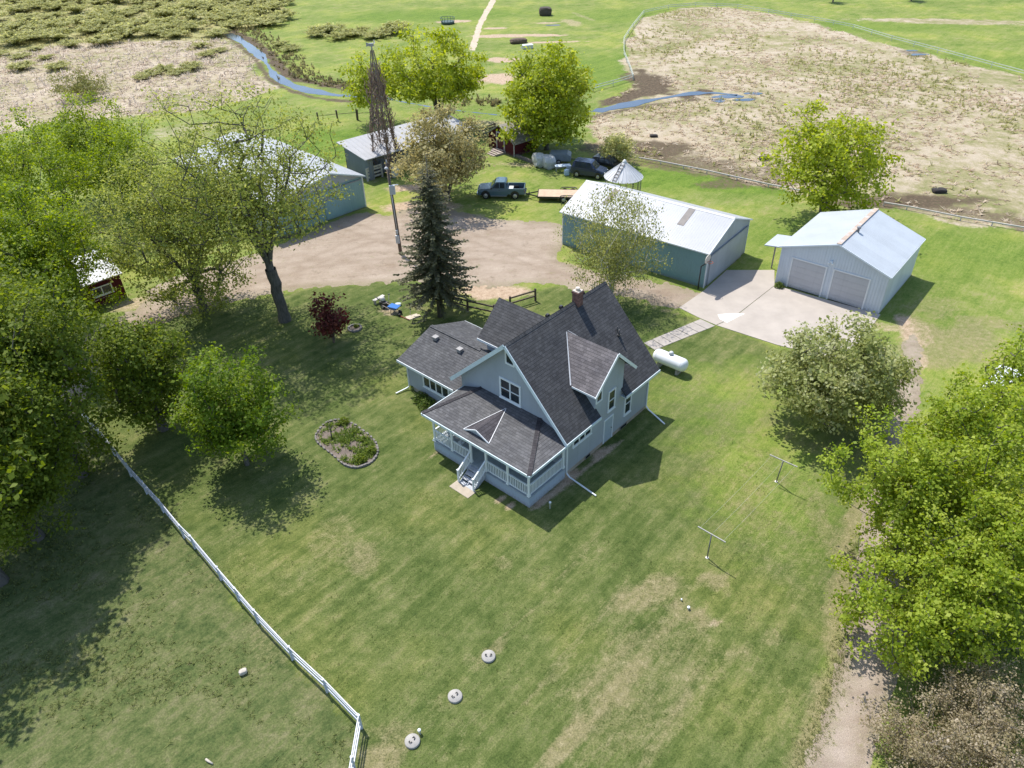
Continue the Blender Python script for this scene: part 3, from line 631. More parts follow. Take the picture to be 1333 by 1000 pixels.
# --- windows
def window(parent, o, u, nrm, wd, ht, cols=1, rows=1, fw=.10, top_trim=None, name='window'):
    """o lower left corner of the opening, u along, nrm outwards; trim frame on the wall, pane set back in it"""
    o = Vector(o); u = Vector(u); nv = Vector(nrm); z = Vector((0, 0, 1)); b = MB()
    def bx(a0, a1, z0, z1, d0, d1, bb):
        p = [o+u*a+z*c+nv*d for c in (z0, z1) for d in (d0, d1) for a in (a0, a1)]
        bb.mesh(p, [(0,1,3,2),(4,6,7,5),(0,4,5,1),(2,3,7,6),(0,2,6,4),(1,5,7,3)])
    bx(-fw, 0, -fw, ht+fw, .0, .055, b); bx(wd, wd+fw, -fw, ht+fw, .0, .055, b); bx(0, wd, ht, ht+fw, .0, .055, b); bx(0, wd, -fw, 0, .0, .055, b)
    bx(-fw-.03, wd+fw+.03, -fw-.05, -fw, 0, .09, b)
    for i in range(1, cols): c = wd*i/cols; bx(c-.045, c+.045, 0, ht, .0, .05, b)
    for i in range(1, rows): c = ht*i/rows; bx(0, wd, c-.025, c+.025, .0, .045, b)
    w_ = b.build(name, TRIM, parent)
    b = MB(); bx(0, wd, 0, ht, .004, .014, b); b.build('pane', GLASS, w_)
    return w_
FU, FN = (1, 0, 0), (0, -1, 0); RU, RN = (0, 1, 0), (1, 0, 0)
window(house, P(4.95, 3.29, 3.82), FU, FN, 1.46, 1.26, 2, 2, .12)
# attic light under the right rake: pane cut by the roof slope
b = MB()
def q(t, z, d): return P(t, 3.29-d, z)
out = [(4.54, 6.36), (3.80, 6.36), (3.80, 6.95), (4.24, 7.40), (4.54, 7.40)]; inn = [(4.43, 6.48), (3.92, 6.48), (3.92, 6.90), (4.22, 7.22), (4.43, 7.22)]
for i in range(5):
    j = (i+1) % 5; b.extr([q(*out[i], 0), q(*out[j], 0), q(*inn[j], 0), q(*inn[i], 0)], (0, -.05, 0))
aw = b.build('attic_window', TRIM, house); b = MB(); b.extr([q(t, z, .004) for t, z in inn], (0, -.01, 0)); b.build('pane', GLASS, aw)
for (s, z, h_, wd) in ((7.50, 2.60, 1.36, .58), (9.42, 1.14, 1.52, .58)):
    window(house, P(-.012 if s < 8.9 else 0, s, z), RU, RN, wd, h_, 1, 2, .09)
b = MB(); w0 = [(6.12, 3.88), (6.74, 3.88), (6.74, 5.55), (6.12, 5.05)]; i0 = [(6.2, 3.98), (6.66, 3.98), (6.66, 5.38), (6.2, 5.0)]
def q2(s, z, d): return P(-.012-d, s, z)
for i in range(4):
    j = (i+1) % 4; b.extr([q2(*w0[i], 0), q2(*w0[j], 0), q2(*i0[j], 0), q2(*i0[i], 0)], (.055, 0, 0))
b.extr([q2(6.2, 4.6, 0), q2(6.66, 4.6, 0), q2(6.66, 4.65, 0), q2(6.2, 4.65, 0)], (.045, 0, 0))
aw = b.build('stair_window', TRIM, house); b = MB(); b.extr([q2(s, z, .004) for s, z in i0], (.01, 0, 0)); b.build('pane', GLASS, aw)
window(house, P(0, 4.06, 2.0), RU, RN, 1.66, .48, 3, 1, .09)
for (s, wd) in ((5.3, .55), (9.0, .8)):
    b = MB(); b.box(P(.0, s, .05), P(-.03, s+wd, .3)); bw = b.build('basement_window', plain('well_metal', (.25, .22, .19), .6, .1), house)
    b = MB(); b.box(P(-.025, s+.06, .08), P(-.036, s+wd-.06, .27)); b.build('pane', GLASS, bw)
window(house, P(12.25, 3.4, 1.08), FU, FN, 2.35, .98, 4, 1, .10)
window(house, P(2.7, 3.29, 1.35), FU, FN, 1.1, 1.2, 1, 2); window(house, P(7.2, 3.29, 1.35), FU, FN, 1.1, 1.2, 1, 2)
# side door (flat siding panel with trim) and front door
b = MB(); b.box(P(0, 7.15, .12), P(-.05, 7.22, 1.9)); b.box(P(0, 8.06, .12), P(-.05, 8.13, 1.9)); b.box(P(0, 7.15, 1.9), P(-.05, 8.13, 1.97)); b.box(P(-.0, 7.22, .12), P(-.02, 8.06, 1.9), 1)
sd = b.build('side_door', [TRIM, plain('blue_door', (.38, .45, .52), .5, .05)], house)
b = MB(); b.tube([P(-.02, 7.95, 1.0), P(-.08, 7.95, 1.0)], .03, 8); b.build('handle', plain('dark_metal', (.06, .06, .06), .4, .1), sd)
b = MB(); b.box(P(4.45, 3.29, .8), P(4.36, 3.22, 2.75)); b.box(P(3.45, 3.29, .8), P(3.36, 3.22, 2.75)); b.box(P(4.45, 3.29, 2.75), P(3.36, 3.22, 2.84)); b.box(P(4.36, 3.29, .8), P(3.45, 3.26, 2.75), 1)
fd = b.build('front_door', [TRIM, plain('door_dark', (.16, .20, .24), .45, .08)], house)
b = MB(); b.tube([P(3.56, 3.26, 1.75), P(3.56, 3.19, 1.75)], .03, 8); b.build('handle', MATS['dark_metal'], fd)
# --- porch
b = MB(); b.box(P(.02, .06, -.15), P(7.81, .10, .74)); b.box(P(.02, .10, -.15), P(.06, 3.28, .74)); b.box(P(7.77, .10, -.15), P(7.81, 3.28, .74))
for k in range(6):                                       # lapped boards, each standing out at its lower edge
    z0, z1 = -.02+k*.126, .118+k*.126
    b.extr([P(-.02, .06, z0), P(-.02, .0, z0), P(-.02, .045, z1), P(-.02, .06, z1)], (-7.87, 0, 0)); b.extr([P(.02, .0, z0), P(-.04, .0, z0), P(.005, .0, z1), P(.02, .0, z1)], (0, 3.28, 0))
b.build('porch_skirt', SKIRT, house)
b = MB()
for k in range(24): b.box(P(-.06+k*.332, -.05, .74), P(-.06+k*.332+.322, 3.28, .80))
b.build('porch_floor', DECK, house)
PT = [.06, 1.65, 3.35, 4.60, 6.20, 7.76]
posts = [(t, .07) for t in PT]+[(.06, 3.2)]
PE = 2.98; PK = (3.62-PE)/(3.29+.38)
for t, s in posts:
    b = MB(); b.cbox(P(t, s, .8+.98), (.13, .13, 1.96), bev=.02); b.cbox(P(t, s, .88), (.17, .17, .16)); b.cbox(P(t, s, 2.70), (.17, .17, .10)); b.build('porch_post', TRIM, house)
b = MB(); b.box(P(-.03, .0, 2.76), P(7.85, .14, 2.92)); b.box(P(-.03, .14, 2.76), P(.13, 3.28, 2.92)); b.box(P(7.69, .14, 2.76), P(7.85, 3.28, 2.92)); b.build('porch_beam', FASC, house)
def railing(name, a, c, zt=1.62, zb=.90, parent=house, dz=0.0, n=None):
    """a, c (t, s) ends; dz: fall of the rail from a to c"""
    a = Vector(P(a[0], a[1], 0)); c = Vector(P(c[0], c[1], 0)); b = MB(); L = (c-a).length
    b.bar(a+Vector((0, 0, zt)), c+Vector((0, 0, zt-dz)), .09, .05); b.bar(a+Vector((0, 0, zb)), c+Vector((0, 0, zb-dz)), .06, .05)
    k = n or int(L/.125)
    for i in range(1, k):
        p = a+(c-a)*(i/k); b.bar(p+Vector((0, 0, zb-dz*i/k)), p+Vector((0, 0, zt-.02-dz*i/k)), .04, .04, up=(0, 1, 0))
    return b.build(name, TRIM, parent)
for i, j in ((0, 1), (1, 2), (3, 4), (4, 5)): railing('porch_railing', (PT[i]+.07, .07), (PT[j]-.07, .07))
railing('porch_railing', (.06, .14), (.06, 3.14)); railing('porch_railing', (7.76, .14), (7.76, 3.2))
b = MB()
for k in range(4): b.box(P(3.42, -.03-.27*k, .74-.19*(k+1)), P(4.53, -.30-.27*k-.02, .80-.19*(k+1)))
for t in (3.40, 3.98, 4.55): b.extr([P(t+.02, 0, .72), P(t+.02, 0, .3), P(t+.02, -.75, -.05), P(t+.02, -1.08, -.05), P(t+.02, -1.08, .03)], (.04, 0, 0))
b.build('porch_steps', plain('step_paint', (.42, .44, .48), .6, .25, 8), house)
for t in (3.35, 4.60):
    railing('stair_railing', (t, 0.0), (t, -1.06), 1.66, .96, house, .72, 9)
    b = MB(); b.cbox(P(t, -1.10, .46), (.09, .09, .98)); b.cbox(P(t, -1.10, .97), (.13, .13, .05)); b.build('newel_post', TRIM, house)
b = MB(); b.box(P(3.2, -1.05, -.1), P(4.75, -1.75, .03)); b.build('step_landing', plain('landing_concrete', (.40, .34, .27), .9, .12, 2), house)
# porch roof: hipped, with a little gablet over the steps
e = .38; W = 8.22
b = MB()
roofslab(b, [P(-e, -e, PE), P(W, -e, PE), P(6.6, 3.27, 3.62), P(1.9, 3.27, 3.62)], .10)
roofslab(b, [P(-e, -e, PE), P(1.9, 3.27, 3.62), P(-e, 3.27, PE)], .10); roofslab(b, [P(W, -e, PE), P(W, 3.27, PE), P(6.6, 3.27, 3.62)], .10)
pr = b.build('porch_roof', shingle('porch_shingle', (.103, .104, .109)), house)
for hx, tx in ((-e, 1.9), (W, 6.6)): MB().bar(P(hx, -e, PE+.015), P(tx, 3.25, 3.635), .26, .025).build('hip_cap', shingle('cap_shingle', (.05, .047, .052)), pr)
b = MB(); b.box(P(-e-.05, -e-.05, PE-.17), P(W+.05, -e, PE-.005)); b.box(P(-e-.05, -e, PE-.17), P(-e, 3.27, PE-.005)); b.box(P(W, -e, PE-.17), P(W+.05, 3.27, PE-.005)); b.box(P(-e, -e, PE-.17), P(W, 3.27, PE-.14)); b.build('fascia', FASC, pr)
gz_ = 3.52; b = MB(); zf = PE+PK*(.2+e)
roofslab(b, [P(4.1, .12, gz_), P(4.1, 2.72, gz_+.01), P(3.12, .12, zf-.02)], .05); roofslab(b, [P(4.1, .12, gz_), P(4.1, 2.72, gz_+.01), P(5.08, .12, zf-.02)], .05)
gb = b.build('gablet_roof', shingle('gablet_shingle', (.062, .058, .066)), house)
b = MB(); b.extr([P(4.1, .2, gz_-.05), P(3.2, .2, zf-.06), P(5.0, .2, zf-.06)], (0, .06, 0)); b.build('gablet_face', SIDING, gb)
b = MB(); b.bar(P(4.1, .1, gz_-.02), P(3.10, .1, zf-.03), .04, .09); b.bar(P(4.1, .1, gz_-.02), P(5.10, .1, zf-.03), .04, .09); b.build('fascia', TRIM, gb)
b = MB(); b.bar(P(3.08, .12, zf+.01), P(4.08, 2.72, gz_+.03), .045, .015); b.bar(P(5.12, .12, zf+.01), P(4.12, 2.72, gz_+.03), .045, .015); b.build('valley_flashing', MATS['bare_flashing'], gb)
# downspouts
def spout(pts): b = MB(); [b.bar(pts[i], pts[i+1], .075, .06) for i in range(len(pts)-1)]; return b.build('downspout', TRIM, house)
spout([P(-.05, 3.42, 2.95), P(-.05, 3.42, .28), P(-.3, 3.4, .13), P(-2.4, 3.2, .08)])
spout([P(-.05, 12.0, 2.95), P(-.05, 12.0, .28), P(-.3, 11.95, .13), P(-1.9, 11.4, .08)])
spout([P(13.86, 3.32, 2.4), P(13.86, 3.32, .3), P(13.95, 3.2, .16), P(14.15, 2.3, .09)])
# --- things on and by the porch
def house_pt(t, s): v = Matrix.Rotation(HH, 3, 'Z') @ Vector((-t, s, 0)); return (HA[0]+v.x, HA[1]+v.y)
def chair(t, s, rz, lab):
    x, y = house_pt(t, s); r = thing('porch_chair', lab, 'chair', (x, y, .8), HH+rz, 'chairs on the front porch')
    b = MB(); [b.box((-.28, -.26+i*.11, .40), (.28, -.26+i*.11+.09, .43)) for i in range(5)]; b.build('seat', TRIM, r)
    b = MB(); [b.bar((-.24+i*.12, .26, .42), (-.24+i*.12, .40, 1.0), .09, .02) for i in range(5)]; b.build('backrest', TRIM, r)
    for x_ in (-.26, .26):
        for y_ in (-.24, .26): b = MB(); b.bar((x_, y_, 0), (x_, y_, .6), .05); b.build('leg', TRIM, r)
        b = MB(); b.box((x_-.05, -.3, .6), (x_+.05, .3, .63)); b.build('armrest', TRIM, r)
chair(7.15, 1.0, .9, 'white slatted chair at the far left corner of the front porch'); chair(6.55, 2.2, -.4, 'white slatted chair standing against the porch wall behind the other')
x, y = house_pt(6.35, .95)
r = thing('porch_table', 'small round white table beside the chairs on the front porch', 'table', (x, y, .8))
b = MB(); b.lathe([(.38, .55), (.38, .60)], n=20); b.build('tabletop', plain('wicker', (.55, .48, .42), .7, .1), r); b = MB(); b.lathe([(.05, 0), (.05, .55)], n=10); b.lathe([(.22, 0), (.2, .04)], n=14); b.build('pedestal', TRIM, r)
x, y = house_pt(-.95, .75); b = MB(); b.lathe([(.05, -.1), (.05, .42), (.075, .42), (.075, .5), (.04, .52)], n=12)
o = b.build('vent_pipe', TRIM); o.location = (x, y, 0); tag(o, 'short white plastic pipe standing in bare soil by the right side of the porch', 'pipe')

# ================================================================== WHITE GARAGE
garage = thing('garage', 'white metal two door garage with pale blue roof on concrete pad', 'garage', (29.203, 50.51), rad(-40.692))
GW = ribbed('white_ribbed_wall', (.56, .61, .67), .23, 0, .45, .03, (.5, .5, .48), .04, .4)
GRF = ribbed('pale_blue_roof', (.44, .475, .51), .23, 0, .4, .025, (.42, .44, .44), .05, .4)
L, D, EZ, GR, GZ = 8.62, 8.41, 3.38, 4.2, 4.92
kg = (GZ-EZ)/(GR+.12)
b = MB(); b.extr([P(0, 0, -.1), P(0, 0, EZ+.02), P(GR, 0, GZ-.1), P(L, 0, EZ+.02), P(L, 0, -.1)], (0, D, 0)); b.build('wall', GW, garage)
b = MB(); roofslab(b, [P(-.15, -.15, EZ), P(-.15, D+.15, EZ), P(GR, D+.15, GZ), P(GR, -.15, GZ)], .09); gr_ = b.build('roof', [GRF], garage)
b = MB(); roofslab(b, [P(L+.15, -.15, EZ+.06), P(L+.15, D+.15, EZ+.06), P(GR, D+.15, GZ), P(GR, -.15, GZ)], .09); b.build('roof', [GRF], garage)
b = MB(); b.bar(P(GR+.03, -.16, GZ+.03), P(GR+.03, D+.16, GZ+.03), .36, .04); b.build('ridge_cap', plain('rusty_cap', (.42, .33, .26), .7, .2, 2, var2=(1.2, (.55, .57, .6), .5)), gr_)
b = MB(); b.bar(P(-.16, -.17, EZ-.05), P(GR, -.17, GZ-.05), .04, .12); b.bar(P(L+.16, -.17, EZ+.0), P(GR, -.17, GZ-.05), .04, .12); b.box(P(-.17, -.15, EZ-.11), P(-.2, D+.15, EZ-.01)); b.build('fascia', plain('garage_trim', (.7, .75, .8), .45, .04), gr_)
b = MB(); b.lathe([(.09, 0), (.09, .42), (.16, .42), (.16, .56), (.05, .6)], P(GR-.3, 3.2, GZ-.2), 12); b.build('vent_pipe', plain('grey_pipe', (.22, .23, .25), .45, .1), gr_)
DOOR = ribbed('sectional_door', (.475, .475, .495), .5, 1, .5, .02, (.5, .5, .5), .03, .3)
for t0, t1 in ((.0, 0), (0, 0)): pass
for t0 in (1.34, 4.78):
    b = MB(); b.box(P(t0, -.012, .02), P(t0+2.72, 0.05, 2.66)); d = b.build('garage_door', DOOR, garage)
    b = MB(); b.box(P(t0-.12, -.05, .0), P(t0, -.0, 2.76)); b.box(P(t0+2.72, -.05, .0), P(t0+2.84, 0, 2.76)); b.box(P(t0, -.05, 2.66), P(t0+2.72, 0, 2.76)); b.build('door_trim', plain('tan_trim', (.66, .68, .70), .5, .05), d)
    b = MB(); b.box(P(t0, -.03, .0), P(t0+2.72, -.012, .06)); b.build('weather_seal', MATS['black_vent'], d)
b = MB(); b.cbox(P(4.45, -.09, 3.3), (.2, .16, .1)); b.tube([P(4.52, -.1, 3.3), P(4.62, -.3, 3.2)], [.04, .07], 8); b.tube([P(4.38, -.1, 3.3), P(4.28, -.3, 3.2)], [.04, .07], 8); b.build('wall_lamp', TRIM, garage)
b = MB(); roofslab(b, [P(L+.15, .0, 3.3), P(L+.15, 2.6, 3.3), P(L+1.5, 2.6, 3.12), P(L+1.5, .0, 3.12)], .08); lt = b.build('lean_to_roof', GRF, garage)
b = MB(); [b.box(P(L+1.3, s, -.1), P(L+1.4, s+.1, 3.04)) for s in (2.3,)]; b.build('lean_to_post', plain('grey_wood', (.30, .27, .24), .85, .2, 3), lt)

# ================================================================== TEAL POLE SHED
SA = (16.427, 55.599); shed = thing('pole_shed', 'long teal pole shed with white metal roof and brown skylight strips', 'shed', SA, rad(-39.033))
TEAL = ribbed('teal_steel', (.175, .315, .345), .23, 0, .5, .025, (.22, .30, .31), .04, .4); GREYS = ribbed('grey_steel', (.33, .365, .395), .3, 0, .5, .015, (.30, .31, .32), .05, .4)
WRF = ribbed('white_steel_roof', (.375, .39, .42), .23, 0, .42, .03, (.33, .27, .22), .16, .4)
L, D, EZ, SR, SZ2 = 14.59, 8.16, 3.29, 4.17, 4.9
b = MB(); b.extr([P(0, 0, -.1), P(0, 0, EZ-.05), P(0, SR, SZ2-.1), P(0, D, EZ-.05), P(0, D, -.1)], (-L, 0, 0)); b.build('wall', TEAL, shed)
b = MB(); b.extr([P(-.02, .06, -.08), P(-.02, .06, EZ-.06), P(-.02, SR, SZ2-.12), P(-.02, D-.06, EZ-.06), P(-.02, D-.06, -.08)], (-.018, 0, 0)); ge = b.build('end_wall', GREYS, shed)
k = (SZ2-EZ)/(SR+.18)
rb = MB(); roofslab(rb, [P(-.2, -.2, EZ), P(L+.2, -.2, EZ), P(L+.2, SR, SZ2), P(-.2, SR, SZ2)], .09); roofslab(rb, [P(-.2, D+.2, EZ), P(L+.2, D+.2, EZ), P(L+.2, SR, SZ2), P(-.2, SR, SZ2)], .09); sroof = rb.build('roof', WRF, shed)
b = MB(); roofslab(b, [P(-.21, SR-.2, SZ2-.2*k+.03), P(L+.21, SR-.2, SZ2-.2*k+.03), P(L+.21, SR, SZ2+.03), P(-.21, SR, SZ2+.03)], .02); roofslab(b, [P(-.21, SR+.2, SZ2-.2*k+.03), P(L+.21, SR+.2, SZ2-.2*k+.03), P(L+.21, SR, SZ2+.03), P(-.21, SR, SZ2+.03)], .02); b.build('ridge_cap', plain('cap_steel', (.52, .53, .54), .45, .08), sroof)
for t in (3.35, 11.0):
    b = MB(); s0, s1 = 1.9, SR-.25; b.extr([P(t, s0, EZ+k*(s0+.2)+.012), P(t+.62, s0, EZ+k*(s0+.2)+.012), P(t+.62, s1, EZ+k*(s1+.2)+.012), P(t, s1, EZ+k*(s1+.2)+.012)], (0, 0, .015)); b.build('skylight_strip', plain('aged_fibreglass', (.15, .135, .125), .6, .25, 1.2, var2=(2., (.42, .30, .2), .58)), sroof)
for t in (2.0, 6.6, 11.0):
    b = MB(); s0, s1 = SR+.35, SR+1.3; b.extr([P(t, s0, EZ+k*(D+.2-s0)+.012), P(t+.62, s0, EZ+k*(D+.2-s0)+.012), P(t+.62, s1, EZ+k*(D+.2-s1)+.012), P(t, s1, EZ+k*(D+.2-s1)+.012)], (0, 0, .015)); b.build('skylight_strip', MATS['aged_fibreglass'], sroof)
b = MB(); b.box(P(.0, -.03, -.05), P(-.06, .0, EZ-.08)); b.box(P(-.06, -.03, -.05), P(-.03, .12, EZ-.08)); b.box(P(L, -.03, -.05), P(L-.1, 0, EZ-.08)); b.box(P(-.06, D, -.05), P(.05, D+.04, EZ-.08))
b.build('corner_trim', plain('white_corner', (.68, .72, .73), .5, .06), shed)
b = MB(); b.box(P(-.045, .55, .02), P(-.12, D-.9, 2.72)); sdoor = b.build('sliding_door', ribbed('grey_door', (.35, .385, .415), .3, 0, .5, .015, (.3, .32, .33), .05, .4), shed)
b = MB(); b.box(P(-.04, .2, 2.74), P(-.16, D-.3, 2.84)); b.build('door_track', plain('track_steel', (.24, .26, .28), .4, .1), sdoor)
b = MB(); [b.bar(P(L+.2, -.0, EZ-.05), P(L+.2, SR, SZ2-.05), .04, .1), b.bar(P(-.22, -.2, EZ-.05), P(-.22, SR, SZ2-.05), .04, .1), b.bar(P(-.22, D+.2, EZ-.05), P(-.22, SR, SZ2-.05), .04, .1)]; b.box(P(-.2, -.24, EZ-.1), P(L+.2, -.2, EZ)); b.build('fascia', MATS['white_corner'], sroof)
# basketball hoop on the corner of the shed
v = Matrix.Rotation(rad(-39.033), 3, 'Z') @ Vector((-.22, -.5, 0))
hoop = thing('basketball_hoop', 'basketball hoop on black pole at the corner of the teal shed', 'basketball hoop', (SA[0]+v.x, SA[1]+v.y), rad(-39.033))
b = MB(); b.tube([(0, 0, -.1), (0, 0, 2.15)], .055, 10, mi=0); b.tube([(0, 0, 2.15), (.42, .05, 2.6)], .05, 8); b.build('pole', plain('black_pole', (.02, .02, .022), .4, .1), hoop)
b = MB(); b.extr([(.44+.02*i, -.42+.84*(.5+.5*math.sin(a)) if False else .05+.50*math.cos(a), 2.95+.36*math.sin(a)) for i, a in [(0, x_) for x_ in np.linspace(0, 2*PI, 20, endpoint=False)]], (.04, 0, 0)); b.build('backboard', plain('tan_board', (.60, .55, .48), .5, .08), hoop)
b = MB(); b.tube([(.5+.22+.22*math.cos(a), .05+.22*math.sin(a), 2.72) for a in np.linspace(0, 2*PI, 17)], .018, 6, caps=False); b.build('rim', plain('orange_rim', (.42, .08, .02), .5, .1), hoop)

# ================================================================== BIG BARN (behind the oaks)
BA = (-14.98, 75.1); BH = rad(44.467)
barn = thing('barn', 'big pale teal barn with white metal roof behind the bare limbed oak', 'barn', BA, BH)
BW = ribbed('pale_teal_steel', (.225, .375, .375), .3, 0, .5, .03, (.25, .35, .36), .06, .4); BU = plain('grey_gable', (.34, .385, .40), .6, .07, .8)
R1, RZb, LT = 3.76, 4.75, 10.9
b = MB(); b.extr([P(0, 0, -.1), P(0, 0, 3.32), P(R1, 0, RZb-.12), P(LT, 0, 3.48), P(LT, 0, -.1)], (0, 19.2, 0)); b.build('wall', BU, barn)
b = MB(); b.box(P(0.0, -.03, -.1), P(LT, 0, 3.30)); b.box(P(-.03, 0, -.1), P(0, 19.2, 3.3)); b.build('wall_cladding', BW, barn)
b = MB(); roofslab(b, [P(-.25, -.3, 3.38), P(-.25, 19.5, 3.38), P(R1, 19.5, RZb), P(R1, -.3, RZb)], .1); roofslab(b, [P(LT+.3, -.3, 3.55), P(LT+.3, 19.5, 3.55), P(R1, 19.5, RZb), P(R1, -.3, RZb)], .1)
br_ = b.build('roof', WRF, barn); b = MB(); b.bar(P(-.25, -.33, 3.32), P(R1, -.33, RZb-.06), .05, .14); b.bar(P(LT+.3, -.33, 3.5), P(R1, -.33, RZb-.06), .05, .14); b.build('fascia', plain('mint_trim', (.5, .6, .6), .5, .05), br_)
b = MB(); b.box(P(.3, -.05, .05), P(4.9, -.10, 3.0)); dd = b.build('sliding_door', ribbed('barn_door_steel', (.235, .39, .39), .3, 0, .5, .03, (.25, .35, .36), .06, .4), barn); b = MB(); b.box(P(.2, -.05, 3.02), P(9.6, -.14, 3.12)); b.build('door_track', MATS['track_steel'], dd)
b = MB(); b.box(P(-.06, -.06, -.1), P(.06, -.031, 3.3)); b.build('corner_trim', MATS['white_corner'], barn)
# gabled wing facing the yard
w1, w2, wa_ = G(228.5, 242, 2.9), G(322, 250, 2.9), G(257, 224, 4.25)
wb_ = G(297, 177, 4.3); dv = (wb_[0]-wa_[0], wb_[1]-wa_[1])
wing = thing('machine_shed', 'white roofed gabled shed joined to the left of the big barn under oak branches', 'shed', (0, 0, 0))
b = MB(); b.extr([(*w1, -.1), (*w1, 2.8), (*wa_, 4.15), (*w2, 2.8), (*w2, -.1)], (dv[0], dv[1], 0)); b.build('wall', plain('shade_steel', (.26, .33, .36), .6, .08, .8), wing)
def ext(p, c, k): return (p[0]+(p[0]-c[0])*k, p[1]+(p[1]-c[1])*k)
b = MB(); f_ = (-dv[0]*.03, -dv[1]*.03)
for w_ in (w1, w2):
    w_ = ext(w_, wa_, .05); roofslab(b, [(wa_[0]+f_[0], wa_[1]+f_[1], 4.3), (wa_[0]+dv[0], wa_[1]+dv[1], 4.3), (w_[0]+dv[0], w_[1]+dv[1], 2.9), (w_[0]+f_[0], w_[1]+f_[1], 2.9)], .1)
b.build('roof', WRF, wing)

# ================================================================== GREY OPEN BARN, RED SHEDS
def quadfrom(pts): return [G(px, py, z) for px, py, z in pts]
a_, b_, c_ = G(441.4, 184.8, 3.6), G(477.4, 207.6, 2.6), G(560, 183.5, 2.6)
ux = np.array(b_)-np.array(a_); vx = np.array(c_)-np.array(b_); vx = vx/np.linalg.norm(vx)*15.5
gb_ = thing('livestock_barn', 'low grey barn with single slope white metal roof behind the windmill tower', 'barn', (0, 0, 0))
def LQ(u, v, z): p = np.array(a_)+ux*u+vx*v; return (p[0], p[1], z)
b = MB(); b.extr([LQ(.06, .02, -.1), LQ(.06, .02, 3.45), LQ(.94, .02, 2.55), LQ(.94, .02, -.1)], tuple(np.append(vx*.04, 0))); b.extr([LQ(.06, .02, -.1), LQ(.06, .02, 3.45), LQ(.06, .98, 3.45), LQ(.06, .98, -.1)], tuple(np.append(ux*.03, 0)))
b.extr([LQ(.06, .94, -.1), LQ(.06, .94, 3.45), LQ(.94, .94, 2.55), LQ(.94, .94, -.1)], tuple(np.append(vx*.04, 0))); b.extr([LQ(.7, .06, -.1), LQ(.7, .06, 2.7), LQ(.7, .94, 2.7), LQ(.7, .94, -.1)], tuple(np.append(ux*.03, 0))); b.build('wall', ribbed('dull_grey_steel', (.21, .24, .29), .25, 0, .6, .02, (.2, .2, .2), .1, .3), gb_)
b = MB(); roofslab(b, [LQ(-.02, -.02, 3.62), LQ(1.02, -.02, 2.6), LQ(1.02, 1, 2.6), LQ(-.02, 1, 3.62)], .1); b.build('roof', ribbed('worn_white_roof', (.385, .385, .39), .6, 0, .5, .04, (.38, .34, .3), .3, .3), gb_)
for i in range(5): b = MB(); p = LQ(.92, .05+.22*i, 0); b.box((p[0]-.08, p[1]-.08, -.1), (p[0]+.08, p[1]+.08, 2.55)); b.build('post', plain('barn_timber', (.22, .19, .16), .9, .2, 3), gb_)

r1 = np.array(G(636.4, 191.6)); r2 = np.array(G(669.6, 204.4)); ru = (r2-r1); rw = np.linalg.norm(ru); rh = math.atan2(ru[1], ru[0])
rs = thing('red_shed', 'small dark red gabled shed with white framed door beside the yellow green tree', 'shed', tuple(r1), rh)
RED = ribbed('red_boards', (.085, .014, .019), .18, 0, .75, .02, (.10, .02, .02), .1, .2); RW = plain('weathered_white', (.48, .45, .43), .7, .15, 4)
hz, az = 1.75, 3.25
b = MB(); b.extr([(0, 0, -.1), (0, 0, hz), (rw/2, 0, az-.1), (rw, 0, hz), (rw, 0, -.1)], (0, 3.6, 0)); b.build('wall', RED, rs)
kz = (az-hz)/(rw/2); b = MB(); roofslab(b, [(-.35, -.35, hz-.35*kz+.1), (-.35, 3.9, hz-.35*kz+.1), (rw/2, 3.9, az+.1), (rw/2, -.35, az+.1)], .1); roofslab(b, [(rw+.35, -.35, hz-.35*kz+.1), (rw+.35, 3.9, hz-.35*kz+.1), (rw/2, 3.9, az+.1), (rw/2, -.35, az+.1)], .1)
b.build('roof', shingle('faded_shingle', (.30, .28, .25), .4, .25, .3), rs)
b = MB(); b.box((rw*.36, -.05, .35), (rw*.62, 0, 2.25)); b.box((rw*.36-.0, -.051, .35), (rw*.62, -.05, 2.25)); dr_ = b.build('door', plain('red_door', (.08, .014, .02), .7, .1, 3), rs)
b = MB(); b.box((rw*.36-.14, -.09, .3), (rw*.36, -.0, 2.4)); b.box((rw*.62, -.09, .3), (rw*.62+.14, 0, 2.4)); b.box((rw*.36, -.09, 2.25), (rw*.62, 0, 2.4)); b.build('door_frame', RW, dr_)
b = MB(); b.box((rw-.06, -.06, -.1), (rw+.05, -.0, hz-.05)); b.build('corner_board', RW, rs)
b = MB()
for i in range(5): b.box((rw*.34, -.15-.34*i, .34-.08*i), (rw*.64, -.42-.34*i, .40-.08*i))
b.box((rw*.30, -.9, .0), (rw*.34, -.0, .3)); b.box((rw*.64, -1.6, -.05), (rw*.68, 0, .25)); b.build('steps', plain('grey_planks', (.36, .30, .26), .85, .2, 3), rs)
p = G(672, 204); q_ = G(694, 213); o = MB().bar((p[0], p[1], .15), (q_[0], q_[1], .15), .35, .3).build('timber_beam', plain('old_beam', (.17, .145, .13), .9, .2, 2)); tag(o, 'long weathered timber lying on the ground right of the red shed', 'timber')

